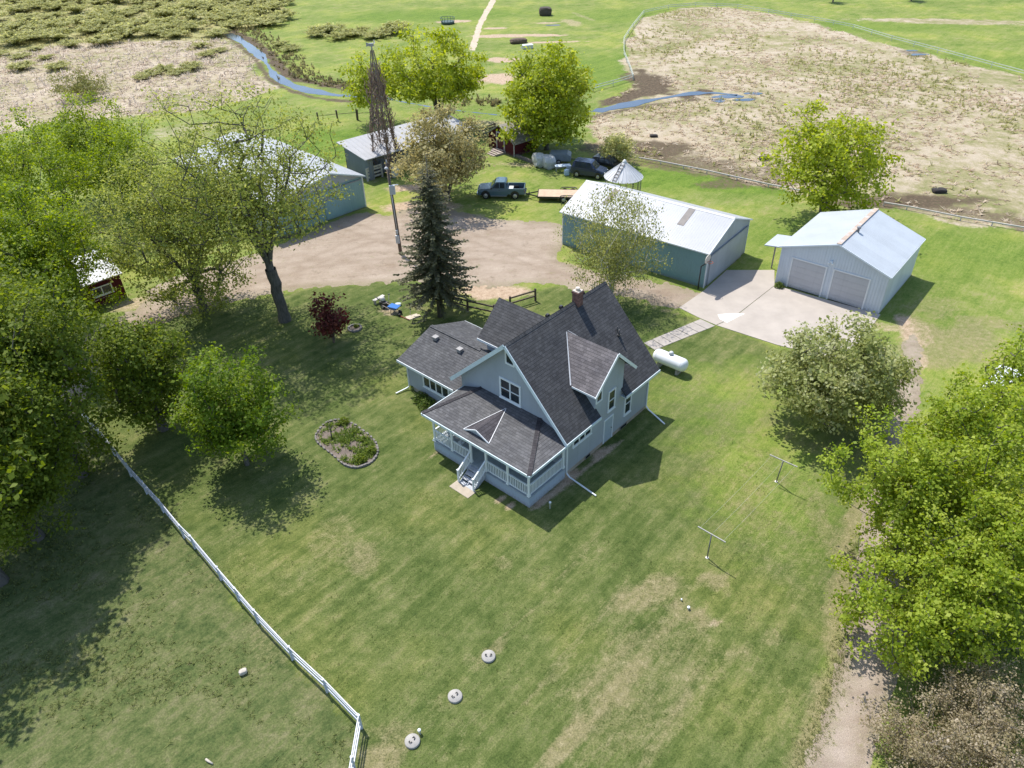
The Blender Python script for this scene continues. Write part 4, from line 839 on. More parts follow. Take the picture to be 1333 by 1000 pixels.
rr = thing('red_workshop', 'small red building with white double window hidden among the trees at left', 'shed', (0, 0, 0))
e1, e2, k1 = np.array(G(86, 380, 2.3)), np.array(G(157, 355.5, 2.3)), np.array(G(128, 312, 3.2))
eu = (e2-e1)/np.linalg.norm(e2-e1); ev = np.array([-eu[1], eu[0]]); el = np.linalg.norm(e2-e1)
rr.location = (e1[0], e1[1], 0); rr.rotation_euler = (0, 0, math.atan2(eu[1], eu[0]))
b = MB(); b.extr([(0, .2, -.1), (0, .2, 2.2), (0, 3.2, 3.3), (0, 6.2, 2.2), (0, 6.2, -.1)], (el-.1, 0, 0)); b.build('wall', RED, rr)
b = MB(); roofslab(b, [(-.2, -.05, 2.28), (el+.1, -.05, 2.28), (el+.1, 3.2, 3.45), (-.2, 3.2, 3.45)], .08); roofslab(b, [(-.2, 6.45, 2.28), (el+.1, 6.45, 2.28), (el+.1, 3.2, 3.45), (-.2, 3.2, 3.45)], .08); b.build('roof', WRF, rr)
window(rr, (el-2.55, .2, 1.0), (1, 0, 0), (0, -1, 0), 1.5, .62, 2, 1, .1)
# ================================================================== THINGS IN THE YARD
STEEL = plain('dull_steel', (.33, .34, .35), .45, .12, 5, metal=.4); DARKM = MATS['dark_metal']; BLACK = MATS['black_pole']
WHITE = plain('gloss_white', (.74, .76, .78), .3, .05, 2)
# propane tank
pa, pb = np.array(G(851, 460, .8)), np.array(G(895, 478, .8)); c = (pa+pb)/2; d = pb-pa; ln = np.linalg.norm(d)*.98
tank = thing('propane_tank', 'white propane tank lying on the lawn behind the house', 'gas tank', tuple(c), math.atan2(d[1], d[0]))
R = .49; h_ = ln/2-R*.75
prof = [(R*math.cos(a)*1.0, -h_+R*.75*math.sin(a)) for a in np.linspace(-PI/2, 0, 9)]+[(R*math.cos(a), h_+R*.75*math.sin(a)) for a in np.linspace(0, PI/2, 9)]
prof = [(max(r_, .002), z_) for r_, z_ in prof]
b = MB(); b.lathe(prof, (0, 0, .80), 28, axis='x'); b.build('shell', WHITE, tank)
b = MB(); b.lathe([(.17, 0), (.17, .16), (.13, .24), (.03, .27)], (0, 0, 1.27), 18); b.build('valve_dome', plain('dome_grey', (.5, .52, .55), .4, .08), tank)
for x_ in (-.75, .75): b = MB(); b.box((x_-.09, -.36, -.05), (x_+.09, .36, .40)); b.build('foot', plain('concrete_foot', (.30, .28, .26), .9, .12, 4), tank)
for x_ in (-h_, h_): b = MB(); b.lathe([(R+.004, -.012), (R+.004, .012)], (x_, 0, .80), 28, axis='x'); b.build('weld_band', plain('tank_seam', (.60, .63, .66), .4, .05), tank)

# vehicles -----------------------------------------------------------------
TYRE = plain('tyre_rubber', (.018, .018, .019), .85, .15, 6); RIM = plain('wheel_rim', (.42, .42, .43), .35, .1, 4, metal=.6); LAMP = plain('lamp_lens', (.75, .76, .76), .15, .03); TAIL = plain('tail_lens', (.30, .015, .015), .2, .05); VG = glass('car_glass', (.02, .026, .032), .05)
def wheel(parent, x, y, r, wd=.24):
    o = MB().lathe([(r*.62, -wd/2), (r*.93, -wd/2), (r, -wd/2+.03), (r, wd/2-.03), (r*.93, wd/2), (r*.62, wd/2)], (0, 0, 0), 22, axis='y').build('wheel', TYRE, parent); o.location = (x, y, r)
    s = 1 if y > 0 else -1
    MB().lathe([(.02, s*wd*.60), (r*.18, s*wd*.60), (r*.24, s*wd*.54), (r*.58, s*wd*.54), (r*.64, s*wd*.50)], (0, 0, 0), 18, axis='y').build('rim', RIM, o)
def loft(b, secs, mi=0, smooth=False, cap=True):
    """closed lengthwise loft of equal-count rings"""
    n = len(secs[0]); vs = [p for s in secs for p in s]
    fs = [(i*n+k, i*n+(k+1) % n, (i+1)*n+(k+1) % n, (i+1)*n+k) for i in range(len(secs)-1) for k in range(n)]
    if cap: fs += [tuple(range(n)), tuple(range(len(vs)-1, len(vs)-n-1, -1))]
    b.mesh(vs, fs, mi, smooth)
def ring(x, w0, w1, z0, z1, w2=None):   # lower half width, shoulder half width, base z, top z
    w2 = w2 if w2 is not None else w1*.93; zm = z0+(z1-z0)*.6
    return [(x, -w0, z0), (x, -w1, zm), (x, -w2, z1), (x, w2, z1), (x, w1, zm), (x, w0, z0)]
def pickup(loc, rz):
    t = thing('pickup_truck', 'blue grey extended cab pickup truck parked on grass hitched ahead of a trailer', 'truck', loc, rz)
    P1 = plain('blue_grey_paint', (.08, .135, .18), .28, .05, 2, spec=.6); P2 = plain('lower_paint', (.085, .11, .135), .35, .06, 2); b = MB()
    loft(b, [ring(2.50, .80, .88, .42, .90, .80), ring(2.36, .90, .95, .40, 1.02, .88), ring(1.35, .93, .98, .40, 1.10, .92), ring(1.20, .93, .98, .40, 1.12, .94), ring(-.72, .93, .98, .40, 1.14, .94)])
    loft(b, [[(-.72, -.93, .42), (-.72, -.97, 1.12), (-.72, .97, 1.12), (-.72, .93, .42)], [(-.78, -.93, .42), (-.78, -.97, 1.12), (-.78, .97, 1.12), (-.78, .93, .42)]])
    b.box((-2.62, -.97, .55), (-.78, -.86, 1.12)); b.box((-2.62, .86, .55), (-.78, .97, 1.12)); b.box((-2.62, -.86, .50), (-.78, .86, .62)); b.box((-2.66, -.95, .55), (-2.58, .95, 1.12)); b.box((-.84, -.86, .62), (-.78, .86, 1.12))
    body = b.build('body', P1, t)
    b = MB(); b.box((-2.56, -.855, .622), (-.85, .855, .64)); b.box((-1.95, -.855, .64), (-1.2, -.62, .86)); b.box((-1.95, .62, .64), (-1.2, .855, .86)); b.build('bed_liner', BLACK, t)
    b = MB(); b.cbox((-1.15, .2, .83), (.5, .9, .38)); b.build('tool_box', plain('box_white', (.6, .6, .58), .5, .1), t)
    b = MB(); loft(b, [[(1.16, -.92, 1.10), (.52, -.76, 1.70), (.52, .76, 1.70), (1.16, .92, 1.10)], [(.9, -.925, 1.11), (.3, -.78, 1.76), (.3, .78, 1.76), (.9, .925, 1.11)], [(-.55, -.93, 1.13), (-.48, -.78, 1.76), (-.48, .78, 1.76), (-.55, .93, 1.13)], [(-.72, -.92, 1.13), (-.66, -.75, 1.70), (-.66, .75, 1.70), (-.72, .92, 1.13)]])
    cab = b.build('cab', P1, t)
    b = MB(); b.face([(1.125, -.84, 1.145), (1.125, .84, 1.145), (.575, .70, 1.675), (.575, -.70, 1.675)]); b.build('windscreen', VG, cab, fix=False)
    b = MB(); b.face([(-.735, -.8, 1.2), (-.735, .8, 1.2), (-.685, .66, 1.64), (-.685, -.66, 1.64)]); b.build('rear_window', VG, cab, fix=False)
    for s in (-1, 1):
        b = MB()
        for (x0, x1, xa, xb) in ((.12, .86, .12, .40), (-.50, .02, -.45, .02)): b.extr([(x0, s*.926, 1.16), (x1, s*.920, 1.16), (xb, s*.795, 1.66), (xa, s*.795, 1.66)], (0, s*.012, 0))
        b.build('side_window', VG, cab)
        for x_ in (1.62, -1.62):
            b = MB(); b.extr([(x_+.50*math.cos(a), s*.955, .42+.50*math.sin(a)) for a in np.linspace(0, PI, 13)], (0, s*.03, 0)); b.build('wheel_arch', BLACK, t); wheel(t, x_, s*.87, .37, .26)
        b = MB(); b.cbox((2.46, s*.68, .86), (.10, .26, .18), bev=.03); b.build('headlight', LAMP, t); b = MB(); b.cbox((-2.66, s*.86, .90), (.04, .16, .34)); b.build('tail_light', TAIL, t)
        b = MB(); b.cbox((.95, s*1.08, 1.2), (.12, .2, .16), bev=.02); b.build('mirror', BLACK, t); b = MB(); b.box((-.7, s*.9, .34), (1.05, s*1.04, .39)); b.build('running_board', STEEL, t)
        b = MB(); b.box((.0, s*.972, .95), (.16, s*.992, .99)); b.build('door_handle', DARKM, t)
    b = MB(); b.cbox((2.54, 0, .52), (.16, 1.9, .22), bev=.05); b.cbox((-2.72, 0, .52), (.18, 1.8, .16), bev=.04); b.build('bumper', plain('chrome_bumper', (.45, .46, .48), .25, .05, metal=.7), t)
    b = MB(); b.cbox((2.50, 0, .83), (.06, 1.0, .28)); b.build('grille', plain('grille_grey', (.12, .13, .14), .4, .1), t)
    return t
p0, p1 = np.array(G(632.4, 259.5)), np.array(G(670.4, 260)); c = (p0+p1)/2; d = p0-p1; dy = np.array([-d[1], d[0]])/np.linalg.norm(d)
c = c-dy*(.95)+0
tk = pickup((c[0], c[1]), math.atan2(d[1], d[0])); tk.scale = (.97, .97, 1.05)
def van(loc, rz, name, label, cat, paint, hood=True):
    t = thing(name, label, cat, loc, rz); b = MB()
    loft(b, [ring(2.20, .66, .74, .40, .72, .64), ring(2.05, .80, .86, .36, .86, .78), ring(1.25, .86, .90, .34, 1.00, .84), ring(.9, .87, .91, .34, 1.06, .87), ring(-2.0, .87, .91, .34, 1.10, .88), ring(-2.18, .82, .86, .40, 1.06, .82)]); body = b.build('body', paint, t)
    b = MB(); loft(b, [[(1.12, -.84, 1.02), (.45, -.66, 1.58), (.45, .66, 1.58), (1.12, .84, 1.02)], [(.75, -.87, 1.05), (.2, -.70, 1.65), (.2, .70, 1.65), (.75, .87, 1.05)], [(-1.75, -.87, 1.08), (-1.6, -.70, 1.66), (-1.6, .70, 1.66), (-1.75, .87, 1.08)], [(-2.12, -.84, 1.06), (-1.9, -.64, 1.60), (-1.9, .64, 1.60), (-2.12, .84, 1.06)]]); cab = b.build('cabin', paint, t)
    b = MB(); b.face([(1.09, -.76, 1.07), (1.09, .76, 1.07), (.50, .61, 1.56), (.50, -.61, 1.56)]); b.build('windscreen', VG, cab, fix=False)
    b = MB(); b.face([(-2.115, -.72, 1.13), (-2.115, .72, 1.13), (-1.935, .56, 1.54), (-1.935, -.56, 1.54)]); b.build('rear_window', VG, cab, fix=False)
    for s in (-1, 1):
        b = MB()
        for (x0, x1, xa, xb) in ((-.12, .62, -.1, .25), (-.95, -.2, -.92, -.2), (-1.70, -1.02, -1.58, -1.0)): b.extr([(x0, s*.868, 1.12), (x1, s*.864, 1.12), (xb, s*.715, 1.57), (xa, s*.715, 1.57)], (0, s*.012, 0))
        b.build('side_window', VG, cab)
        for x_ in (1.38, -1.38):
            b = MB(); b.extr([(x_+.42*math.cos(a), s*.875, .36+.42*math.sin(a)) for a in np.linspace(0, PI, 13)], (0, s*.035, 0)); b.build('wheel_arch', BLACK, t); wheel(t, x_, s*.80, .33, .22)
        b = MB(); b.cbox((2.13, s*.58, .70), (.10, .26, .14), bev=.03); b.build('headlight', LAMP, t); b = MB(); b.cbox((-2.17, s*.74, .90), (.05, .14, .3)); b.build('tail_light', TAIL, t)
        b = MB(); b.cbox((.82, s*.98, 1.1), (.1, .16, .12), bev=.02); b.build('mirror', BLACK, t)
    b = MB(); b.cbox((2.22, 0, .46), (.1, 1.4, .2), bev=.04); b.cbox((-2.2, 0, .5), (.1, 1.6, .2), bev=.04); b.build('bumper', BLACK, t)
    return t
p0, p1 = np.array(G(751, 231)), np.array(G(777.5, 234.5)); c = (p0+p1)/2; d = p1-p0; dy = np.array([-d[1], d[0]])/np.linalg.norm(d); c = c+dy*.8
van((c[0], c[1]), math.atan2(d[1], d[0]), 'parked_car', 'dark navy blue minivan parked left of the round wire crib', 'car', plain('navy_paint', (.022, .035, .075), .25, .05, 2, spec=.6)).scale = (.9, .95, 1.1)
c2 = np.array(G(786, 226)); van((c2[0]+.6, c2[1]+1.5), math.atan2(d[1], d[0])-.12, 'parked_car', 'black car mostly hidden behind the navy minivan', 'car', plain('black_paint', (.012, .013, .015), .3, .05, 2)).scale = (.85, .95, .85)
# flat deck trailer
q0, q1 = np.array(G(700, 256.5, .55)), np.array(G(755, 257.5, .55)); d = (q1-q0)/np.linalg.norm(q1-q0); rz = math.atan2(d[1], d[0])
tr_ = thing('trailer', 'black flat trailer with tan plank deck and two axles half behind the shed', 'trailer', tuple(q0), rz)
b = MB()
for k in range(10): b.box((0, .02+k*.2, .56), (5.9, .02+k*.2+.19, .61))
b.build('plank_deck', plain('deck_planks', (.50, .37, .26), .8, .15, 2), tr_)
b = MB(); b.box((-.04, -.05, .40), (5.95, .02, .60)); b.box((-.04, 2.03, .40), (5.95, 2.1, .60)); b.box((-.06, -.05, .40), (0, 2.1, .66)); b.box((.3, .5, .34), (5.8, .6, .5)); b.box((.3, 1.4, .34), (5.8, 1.5, .5))
b.bar((0, .3, .48), (-1.25, 1.02, .48), .09, .1); b.bar((0, 1.75, .48), (-1.25, 1.02, .48), .09, .1); b.bar((-1.1, 1.02, .48), (-1.55, 1.02, .5), .1, .1); b.bar((-1.0, 1.02, .1), (-1.0, 1.02, .85), .07, .07); b.build('chassis', BLACK, tr_)
for x_ in (2.75, 3.62):
    for y_ in (-.16, 2.2): wheel(tr_, x_, y_, .34, .2)
for y0, y1 in ((-.28, -.05), (2.1, 2.33)):
    b = MB(); pts = [(2.25, .56), (2.42, .74), (2.7, .79), (3.65, .79), (3.95, .74), (4.12, .56)]
    for i in range(5): b.extr([(pts[i][0], y0, pts[i][1]), (pts[i+1][0], y0, pts[i+1][1]), (pts[i+1][0], y0, pts[i+1][1]+.03), (pts[i][0], y0, pts[i][1]+.03)], (0, y1-y0, 0))
    b.build('mudguard', BLACK, tr_)
# round wire crib with a conical metal roof
cx, cy = G(810, 255); cr = 2.05
crib = thing('corn_crib', 'round wire crib with white conical metal roof and ladder behind the teal shed', 'crib', (cx, cy))
NS = 28; rof = MB(); ap, ez = 3.75, 2.15
apx = (0, 0, ap)
for k in range(NS):
    a0, a1 = 2*PI*k/NS, 2*PI*(k+1)/NS; am = (a0+a1)/2
    p0 = (cr*math.cos(a0), cr*math.sin(a0), ez); p1 = (cr*math.cos(a1), cr*math.sin(a1), ez); i0 = (.2*math.cos(a0), .2*math.sin(a0), ap-.12); i1 = (.2*math.cos(a1), .2*math.sin(a1), ap-.12)
    rof.face([p0, p1, i1, i0]); rof.bar((p0[0], p0[1], ez+.015), (i0[0], i0[1], ap-.105), .045, .04)
rof.lathe([(cr, ez-.06), (cr+.02, ez+.005)], n=NS)
rof.build('conical_roof', plain('crib_white', (.54, .55, .56), .45, .08, 1.2), crib, fix=False)
MB().lathe([(.26, ap-.16), (.22, ap+.0), (.10, ap+.18), (.02, ap+.22)], n=16).build('cap', plain('cap_white', (.62, .62, .6), .5, .06), crib)
b = MB(); aa = rad(232)
def rp(r_, o): z_ = ez+(ap-.12-ez)*(cr-r_)/(cr-.2)+.08; return (r_*math.cos(aa)-o*math.sin(aa), r_*math.sin(aa)+o*math.cos(aa), z_)
for o_ in (-.2, .2): b.bar(rp(cr, o_), rp(.3, o_), .05)
for r_ in np.linspace(.5, cr-.1, 6): b.bar(rp(r_, -.2), rp(r_, .2), .04)
b.build('roof_ladder', BLACK, crib)
b = MB()
for k in range(16): a = 2*PI*k/16; b.bar((1.9*math.cos(a), 1.9*math.sin(a), -.1), (1.9*math.cos(a), 1.9*math.sin(a), ez), .05)
for z_ in np.arange(.1, ez, .2): b.tube([(1.9*math.cos(a), 1.9*math.sin(a), z_) for a in np.linspace(0, 2*PI, 25)], .018, 4, caps=False)
b.build('wire_wall', plain('crib_wire', (.16, .16, .16), .5, .1), crib)
# two wrapped lumps, white junk, grey trailer
def lump(name, label, cat, loc, dims, mat, seed, group=None, rz=0, lab2=None):
    r_ = np.random.default_rng(seed); bm = bmesh.new(); bmesh.ops.create_icosphere(bm, subdivisions=3, radius=1)
    for v in bm.verts:
        p = v.co.copy(); m_ = max(abs(p.x), abs(p.y), abs(p.z)); p = p*(.45+.55/m_*.9) if m_ else p
        k = 1+.16*(vnoise(np.array([p.x*1.7+seed]), np.array([p.y*1.7+p.z*2.1]), seed)[0]-.5)
        v.co = Vector((p.x*dims[0]*k, p.y*dims[1]*k, max(p.z, -.75)*dims[2]*k+dims[2]*.75))
    me = bpy.data.meshes.new(name); bm.to_mesh(me); bm.free(); me.materials.append(mat); o = bpy.data.objects.new(name, me); COL.objects.link(o); o.location = (loc[0], loc[1], 0); o.rotation_euler = (0, 0, rz)
    return tag(o, label, cat, group)
WRAP = plain('grey_wrap', (.47, .47, .455), .35, .12, 3, bump=.3, var2=(5, (.55, .56, .58), .6))
x, y = G(702, 219); lump('wrapped_bale', 'pale grey plastic wrapped bale nearest the red shed', 'bale', (x, y+.9), (.75, 1.0, .85), WRAP, 3, 'two wrapped bales by the tree', .3)
x, y = G(715, 221.5); lump('wrapped_bale', 'pale grey plastic wrapped bale nearest the navy minivan', 'bale', (x, y+.9), (.82, 1.0, .84), WRAP, 8, 'two wrapped bales by the tree', .2)
x, y = G(731, 216); o = thing('utility_trailer', 'grey covered utility trailer behind the white junk in tree shade', 'trailer', (x, y+1.2), -.15)
b = MB(); b.extr([(-1.4, -.8, .4), (1.2, -.8, .4), (1.2, -.8, 1.0), (.8, -.8, 1.25), (-1.2, -.8, 1.2), (-1.4, -.8, .95)], (0, 1.6, 0)); b.build('body', plain('faded_grey', (.20, .23, .25), .5, .15, 2), o)
for s in (-.85, .85): wheel(o, -.2, s, .3, .18)
b = MB(); b.bar((1.2, 0, .45), (2.1, 0, .4), .08); b.build('tongue', DARKM, o)
x, y = G(733, 226); o = thing('folding_table', 'white cloth covered table left of the navy minivan', 'table', (x, y+.6), .1)
b = MB(); b.box((-.9, -.4, .70), (.9, .4, .76)); b.box((.35, -.42, .05), (.92, -.40, .72)); b.build('tabletop', plain('white_cloth', (.55, .62, .68), .7, .12, 3), o)
for x_ in (-.8, .8):
    for y_ in (-.33, .33): MB().bar((x_, y_, 0), (x_, y_, .7), .05).build('leg', STEEL, o)
x, y = G(738, 229); lump('cloth_bundle', 'pale blue cloth bundle on the grass at the rear of the minivan', 'bundle', (x, y+.3), (.35, .3, .4), plain('pale_cloth', (.45, .56, .66), .8, .1, 5), 12)
x, y = G(724, 222); MBs = MB(); MBs.bar((0, 0, .1), (1.5, .7, .12), .3, .2); o = MBs.build('timber', plain('pale_boards', (.42, .36, .30), .85, .2, 4)); o.location = (x, y+.5, 0); tag(o, 'short pale board on the ground between the bales and the white table', 'timber')

# windmill tower grown with dead vines
wc = np.array(G(504, 226)); hw = 13.4
mill = thing('windmill_tower', 'tall thin lattice windmill tower overgrown with bare brown vines', 'windmill', tuple(wc))
RUST = plain('old_steel', (.20, .16, .135), .7, .2, 4); VINE = plain('dead_vine', (.27, .185, .135), .9, .3, 6)
hb = 1.25; ttop = .16; az_ = rad(25)
def leg(k, z): a = az_+k*PI/2; f = (hb*1.35*(1-z/hw)+ttop*z/hw); return (f*math.cos(a), f*math.sin(a), z)
for k in range(4): MB().bar(leg(k, -.1), leg(k, hw), .10, .10).build('leg', RUST, mill)
b = MB(); zz = [0, 2.2, 4.2, 6., 7.6, 9., 10.2, 11.2, 12.1]
for i, z_ in enumerate(zz):
    for k in range(4):
        b.bar(leg(k, z_), leg((k+1) % 4, z_), .05)
        if i < len(zz)-1: b.bar(leg(k, z_), leg((k+1) % 4, zz[i+1]), .035); b.bar(leg((k+1) % 4, z_), leg(k, zz[i+1]), .035)
b.build('bracing', RUST, mill)
b = MB(); r_ = random.Random(4)
for i in range(420):
    z_ = r_.random()**1.05*10.8; k = r_.choice([0, 0, 1, 2, 3, 3]); p = Vector(leg(k, z_)); pts = [p]; n_ = r_.randint(4, 8)
    for j in range(n_): p = p+Vector((r_.gauss(0, .13), r_.gauss(0, .13), r_.uniform(.05, .4))); pts.append(p)
    b.tube(pts, [r_.uniform(.02, .05)]*(n_)+[.008], 4)
b.build('vines', VINE, mill)
b = MB(); b.tube([(0, 0, hw), (0, 0, hw+.5)], .08, 8); b.cbox((0, 0, hw+.55), (.5, .25, .3)); b.extr([(-.2, 0, hw+.45), (-.55, 0, hw+.35), (-.55, 0, hw+.8), (-.2, 0, hw+.65)], (0, .03, 0)); b.build('gearbox', STEEL, mill)
b = MB()
for k in range(5): a = rad(-30+50*k); b.extr([(.3, .15*math.sin(a), hw+.55+.15*math.cos(a)), (.3, .5*math.sin(a-.16), hw+.55+.5*math.cos(a-.16)), (.34, .5*math.sin(a+.16), hw+.55+.5*math.cos(a+.16))], (.02, 0, 0))
b.build('vane_blades', plain('bleached_steel', (.5, .5, .5), .5, .1), mill)

# utility pole
px_, py_ = G(522, 331)
pole = thing('utility_pole', 'dark wooden utility pole with meter boxes standing in the gravel yard', 'pole', (px_, py_))
top = (-.30, 0, 8.7)
MB().tube([(0, 0, -.2), (-.15, 0, 4.5), top], [.17, .145, .115], 12).build('shaft', barkmat('pole_wood', (.13, .10, .085)), pole)
b = MB(); b.cbox((-.12, -.2, 1.6), (.34, .2, .75), bev=.03); b.cbox((-.1, -.2, 2.35), (.2, .16, .3)); b.tube([(-.05, -.14, 1.9), (-.2, -.15, 6.3)], .035, 6); b.build('meter_box', plain('box_grey', (.50, .52, .54), .4, .08), pole)
b = MB(); b.cbox((-.05, -.22, 6.35), (.5, .28, .8), bev=.05); b.cbox((.25, -.1, 6.75), (.5, .07, .07)); b.build('switch_box', plain('switch_grey', (.48, .50, .53), .4, .08), pole)
b = MB(); b.tube([(-.30, 0, 8.3), (-.30, -.5, 8.5)], .03, 6); b.lathe([(.05, 0), (.17, -.12), (.17, -.2)], (-.3, -.55, 8.55), 14); b.lathe([(.1, 8.65), (.02, 9.0)], (-.30, 0, 0), 8); b.build('yard_lamp', plain('lamp_grey', (.42, .43, .44), .4, .1), pole)
x, y = G(512.5, 229)
o = thing('water_tank', 'round white tank standing beyond the top of the utility pole by the corral', 'tank', (x, y)); MB().lathe([(.02, 0), (.68, 0), (.70, .1), (.70, 1.0), (.60, 1.12), (.2, 1.25), (.02, 1.26)], n=22).build('shell', plain('tank_white', (.60, .61, .62), .45, .08, 2), o)
MB().lathe([(.14, 1.22), (.14, 1.32), (.02, 1.34)], n=12).build('lid', DARKM, o)
# overhead line beside the pole is not seen in the photograph

# ------------------------------------------------------------------ fences
def fence(name, label, pts, post_h, rails, mat, pw=.12, rw=(.05, .13), step=None, cat='fence', rough=0, seed=1, sink=.3, group=None, smooth_cap=False, double=False):
    r_ = random.Random(seed); pts = [np.array(p, float) for p in pts]; c0 = pts[0]
    f = thing(name, label, cat, (c0[0], c0[1]), 0, group); st = []
    for a, b_ in zip(pts[:-1], pts[1:]):
        k = max(1, round(np.linalg.norm(b_-a)/step)) if step else 1
        st += [a+(b_-a)*i/k for i in range(k)]
    st.append(pts[-1]); st = [s-c0 for s in st]; me = None
    for s in st[:100]:
        if me is None:
            b = MB(); b.cbox((0, 0, (post_h-sink)/2), (pw, pw, post_h+sink), bev=pw*.15)
            if smooth_cap: b.extr([(-pw*.6, -pw*.6, post_h), (pw*.6, -pw*.6, post_h), (pw*.6, pw*.6, post_h), (-pw*.6, pw*.6, post_h)], (0, 0, .04))
            o = b.build('post', mat, f); me = o.data
        else: o = bpy.data.objects.new('post', me); COL.objects.link(o); o.parent = f
        o.location = (s[0], s[1], r_.gauss(0, rough*.1)); o.rotation_euler = (r_.gauss(0, rough), r_.gauss(0, rough), math.atan2(*(pts[1]-pts[0])[::-1]))
    for z in rails:
        b = MB()
        for a, b_ in zip(st[:-1], st[1:]):
            d_ = (b_-a)/np.linalg.norm(b_-a); q = np.array([-d_[1], d_[0]])
            for off in ((-pw*.52, pw*.52) if double else (0,)):
                za, zb = z+r_.gauss(0, rough*.4), z+r_.gauss(0, rough*.4)
                b.bar((a[0]+q[0]*off, a[1]+q[1]*off, za), (b_[0]+q[0]*off, b_[1]+q[1]*off, zb), rw[0], rw[1])
        b.build('rail', mat, f)
    return f
VINYL = plain('white_vinyl', (.50, .53, .59), .45, .06, 2, var2=(3, (.42, .45, .45), .62))
FP = GP([(100,536),(130,568),(171,620),(213,667),(240,700),(254,714),(288,755),(336,811),(381,859),(426,901),(470,947)]); FP2 = GP([(471,948),(462,1002),(452,1060)])
fence('white_fence', 'long white rail fence running down the left edge of the lawn', FP, 1.05, (.35, .68, .98), VINYL, .10, (.04, .11), 2.4, rough=.012)
fence('white_fence', 'short white rail fence turning away at the bottom edge of the picture', FP2, 1.05, (.35, .68, .98), VINYL, .10, (.04, .11), 2.4)
DWOOD = plain('dark_rail', (.085, .065, .05), .9, .3, 4); GWOOD = plain('grey_rail', (.38, .345, .31), .85, .2, 4); PWOOD = plain('pale_rail', (.52, .49, .45), .85, .15, 2)
fence('rail_fence', 'dark wooden rail fence under the spruce behind the side room', GP([(541,387),(575,395),(609,405),(644,413)]), 1.15, (.45, .95), DWOOD, .15, (.09, .11), 3.0, rough=.02)
fence('rail_fence', 'short dark wooden rail fence on grass behind the roof gable', GP([(664,402),(697,392)]), 1.15, (.5, .98), DWOOD, .15, (.09, .11), 3.0, rough=.02)
fence('corral_fence', 'pale board corral fence between the big barn and the livestock barn', GP([(479,236),(498,230),(498,221),(478,214)]), 1.45, (.35, .75, 1.15, 1.42), PWOOD, .2, (.06, .2), 2.6, rough=.01)
fence('corral_fence', 'thin dark pipe gate fence along the wall of the livestock barn', GP([(455,218),(470,221),(482,219)]), 1.3, (.4, .7, 1.0, 1.3), plain('pipe_grey', (.2, .21, .22), .5, .1), .07, (.04, .05), 2.0)
fence('board_fence', 'dark brown board fence reaching left from the red shed', GP([(590,186),(612,184),(631,182),(645,176)]), 1.5, (.35, .75, 1.15, 1.5), plain('brown_board', (.13, .10, .08), .9, .25, 4), .16, (.06, .17), 2.8, rough=.01)
fence('pasture_fence', 'pale timber edged fence between the green pasture and the near side of the marsh', GP([(812,206),(860,214),(920,226),(1000,244),(1040,252)]), .42, (.36,), PWOOD, .10, (.10, .12), 3.6, rough=.015)
fence('pasture_fence', 'pale timber edged fence right of the yard tree along the marsh edge', GP([(1150,268),(1180,273),(1250,287),(1333,301),(1390,312)]), .42, (.36,), PWOOD, .10, (.10, .12), 3.6, rough=.015)
fence('pasture_fence', 'thin white tape fence curving round the far side of the right marsh', GP([(772,119),(798,112),(824,104),(820,92),(812,72),(812,54),(824,36),(838,19),(870,12),(905,9),(960,11),(1000,18),(1060,28),(1110,38),(1160,53),(1220,69),(1290,88),(1345,103)]), .85, (.45, .8), plain('white_tape', (.52, .55, .48), .6, .08), .09, (.05, .10), 6.0, rough=.02)
for (p0, p1), lab in zip((((300+115,161),(300+140,158)), ((440,158),(465,156)), ((466,157),(483,156))), ('left of three weathered post pairs in the meadow beyond the big barn', 'middle weathered post pair in the meadow beyond the big barn', 'right weathered post pair in the meadow beside the windmill tower')):
    fence('pasture_fence', lab, GP([p0, p1]), 1.5, (1.0,), DWOOD, .2, (.05, .05), 6, rough=.05, seed=int(p0[0]))

# ------------------------------------------------------------------ clothes line
POLEM = plain('galvanised', (.36, .35, .32), .5, .12, 4)
c1, c2 = G(920.5, 726), G(1010.4, 627)
def tpole(loc, ends, lab):
    e0, e1 = [np.array(G(*e, 1.85)) for e in ends]; mid = (e0+e1)/2
    t = thing('clothesline_pole', lab, 'clothesline pole', loc, 0, 'pair of clothesline poles'); d0 = e0-np.array(loc); d1 = e1-np.array(loc); m_ = mid-np.array(loc)
    MB().tube([(0, 0, -.1), (m_[0], m_[1], 1.83)], .035, 10).build('upright', plain('dark_galvanised', (.16, .155, .15), .5, .1), t); MB().bar((d0[0], d0[1], 1.85), (d1[0], d1[1], 1.85), .05, .05).build('crossbar', POLEM, t)
    MB().lathe([(.10, -.02), (.09, .02), (.05, .03)], n=12).build('footing', MATS['pale_concrete'], t)
    return e0, e1
ea = tpole(c1, ((908.5,685.5),(944.5,706)), 'clothesline pole nearer the house front, above the dry lawn'); eb = tpole(c2, ((1002,592),(1038,608)), 'clothesline pole farther back, below the shade of the round pale tree')
b = MB()
for f in (.08, .5, .92):
    p, q_ = ea[0]*(1-f)+ea[1]*f, eb[0]*(1-f)+eb[1]*f
    b.tube([(*(p*(1-t)+q_*t), 1.87-.5*t*(1-t)) for t in np.linspace(0, 1, 9)], .005, 5)
tag(b.build('clothesline', plain('line_cord', (.40, .40, .34), .6, .05)), 'thin cords strung between the two clothesline poles', 'clothesline')

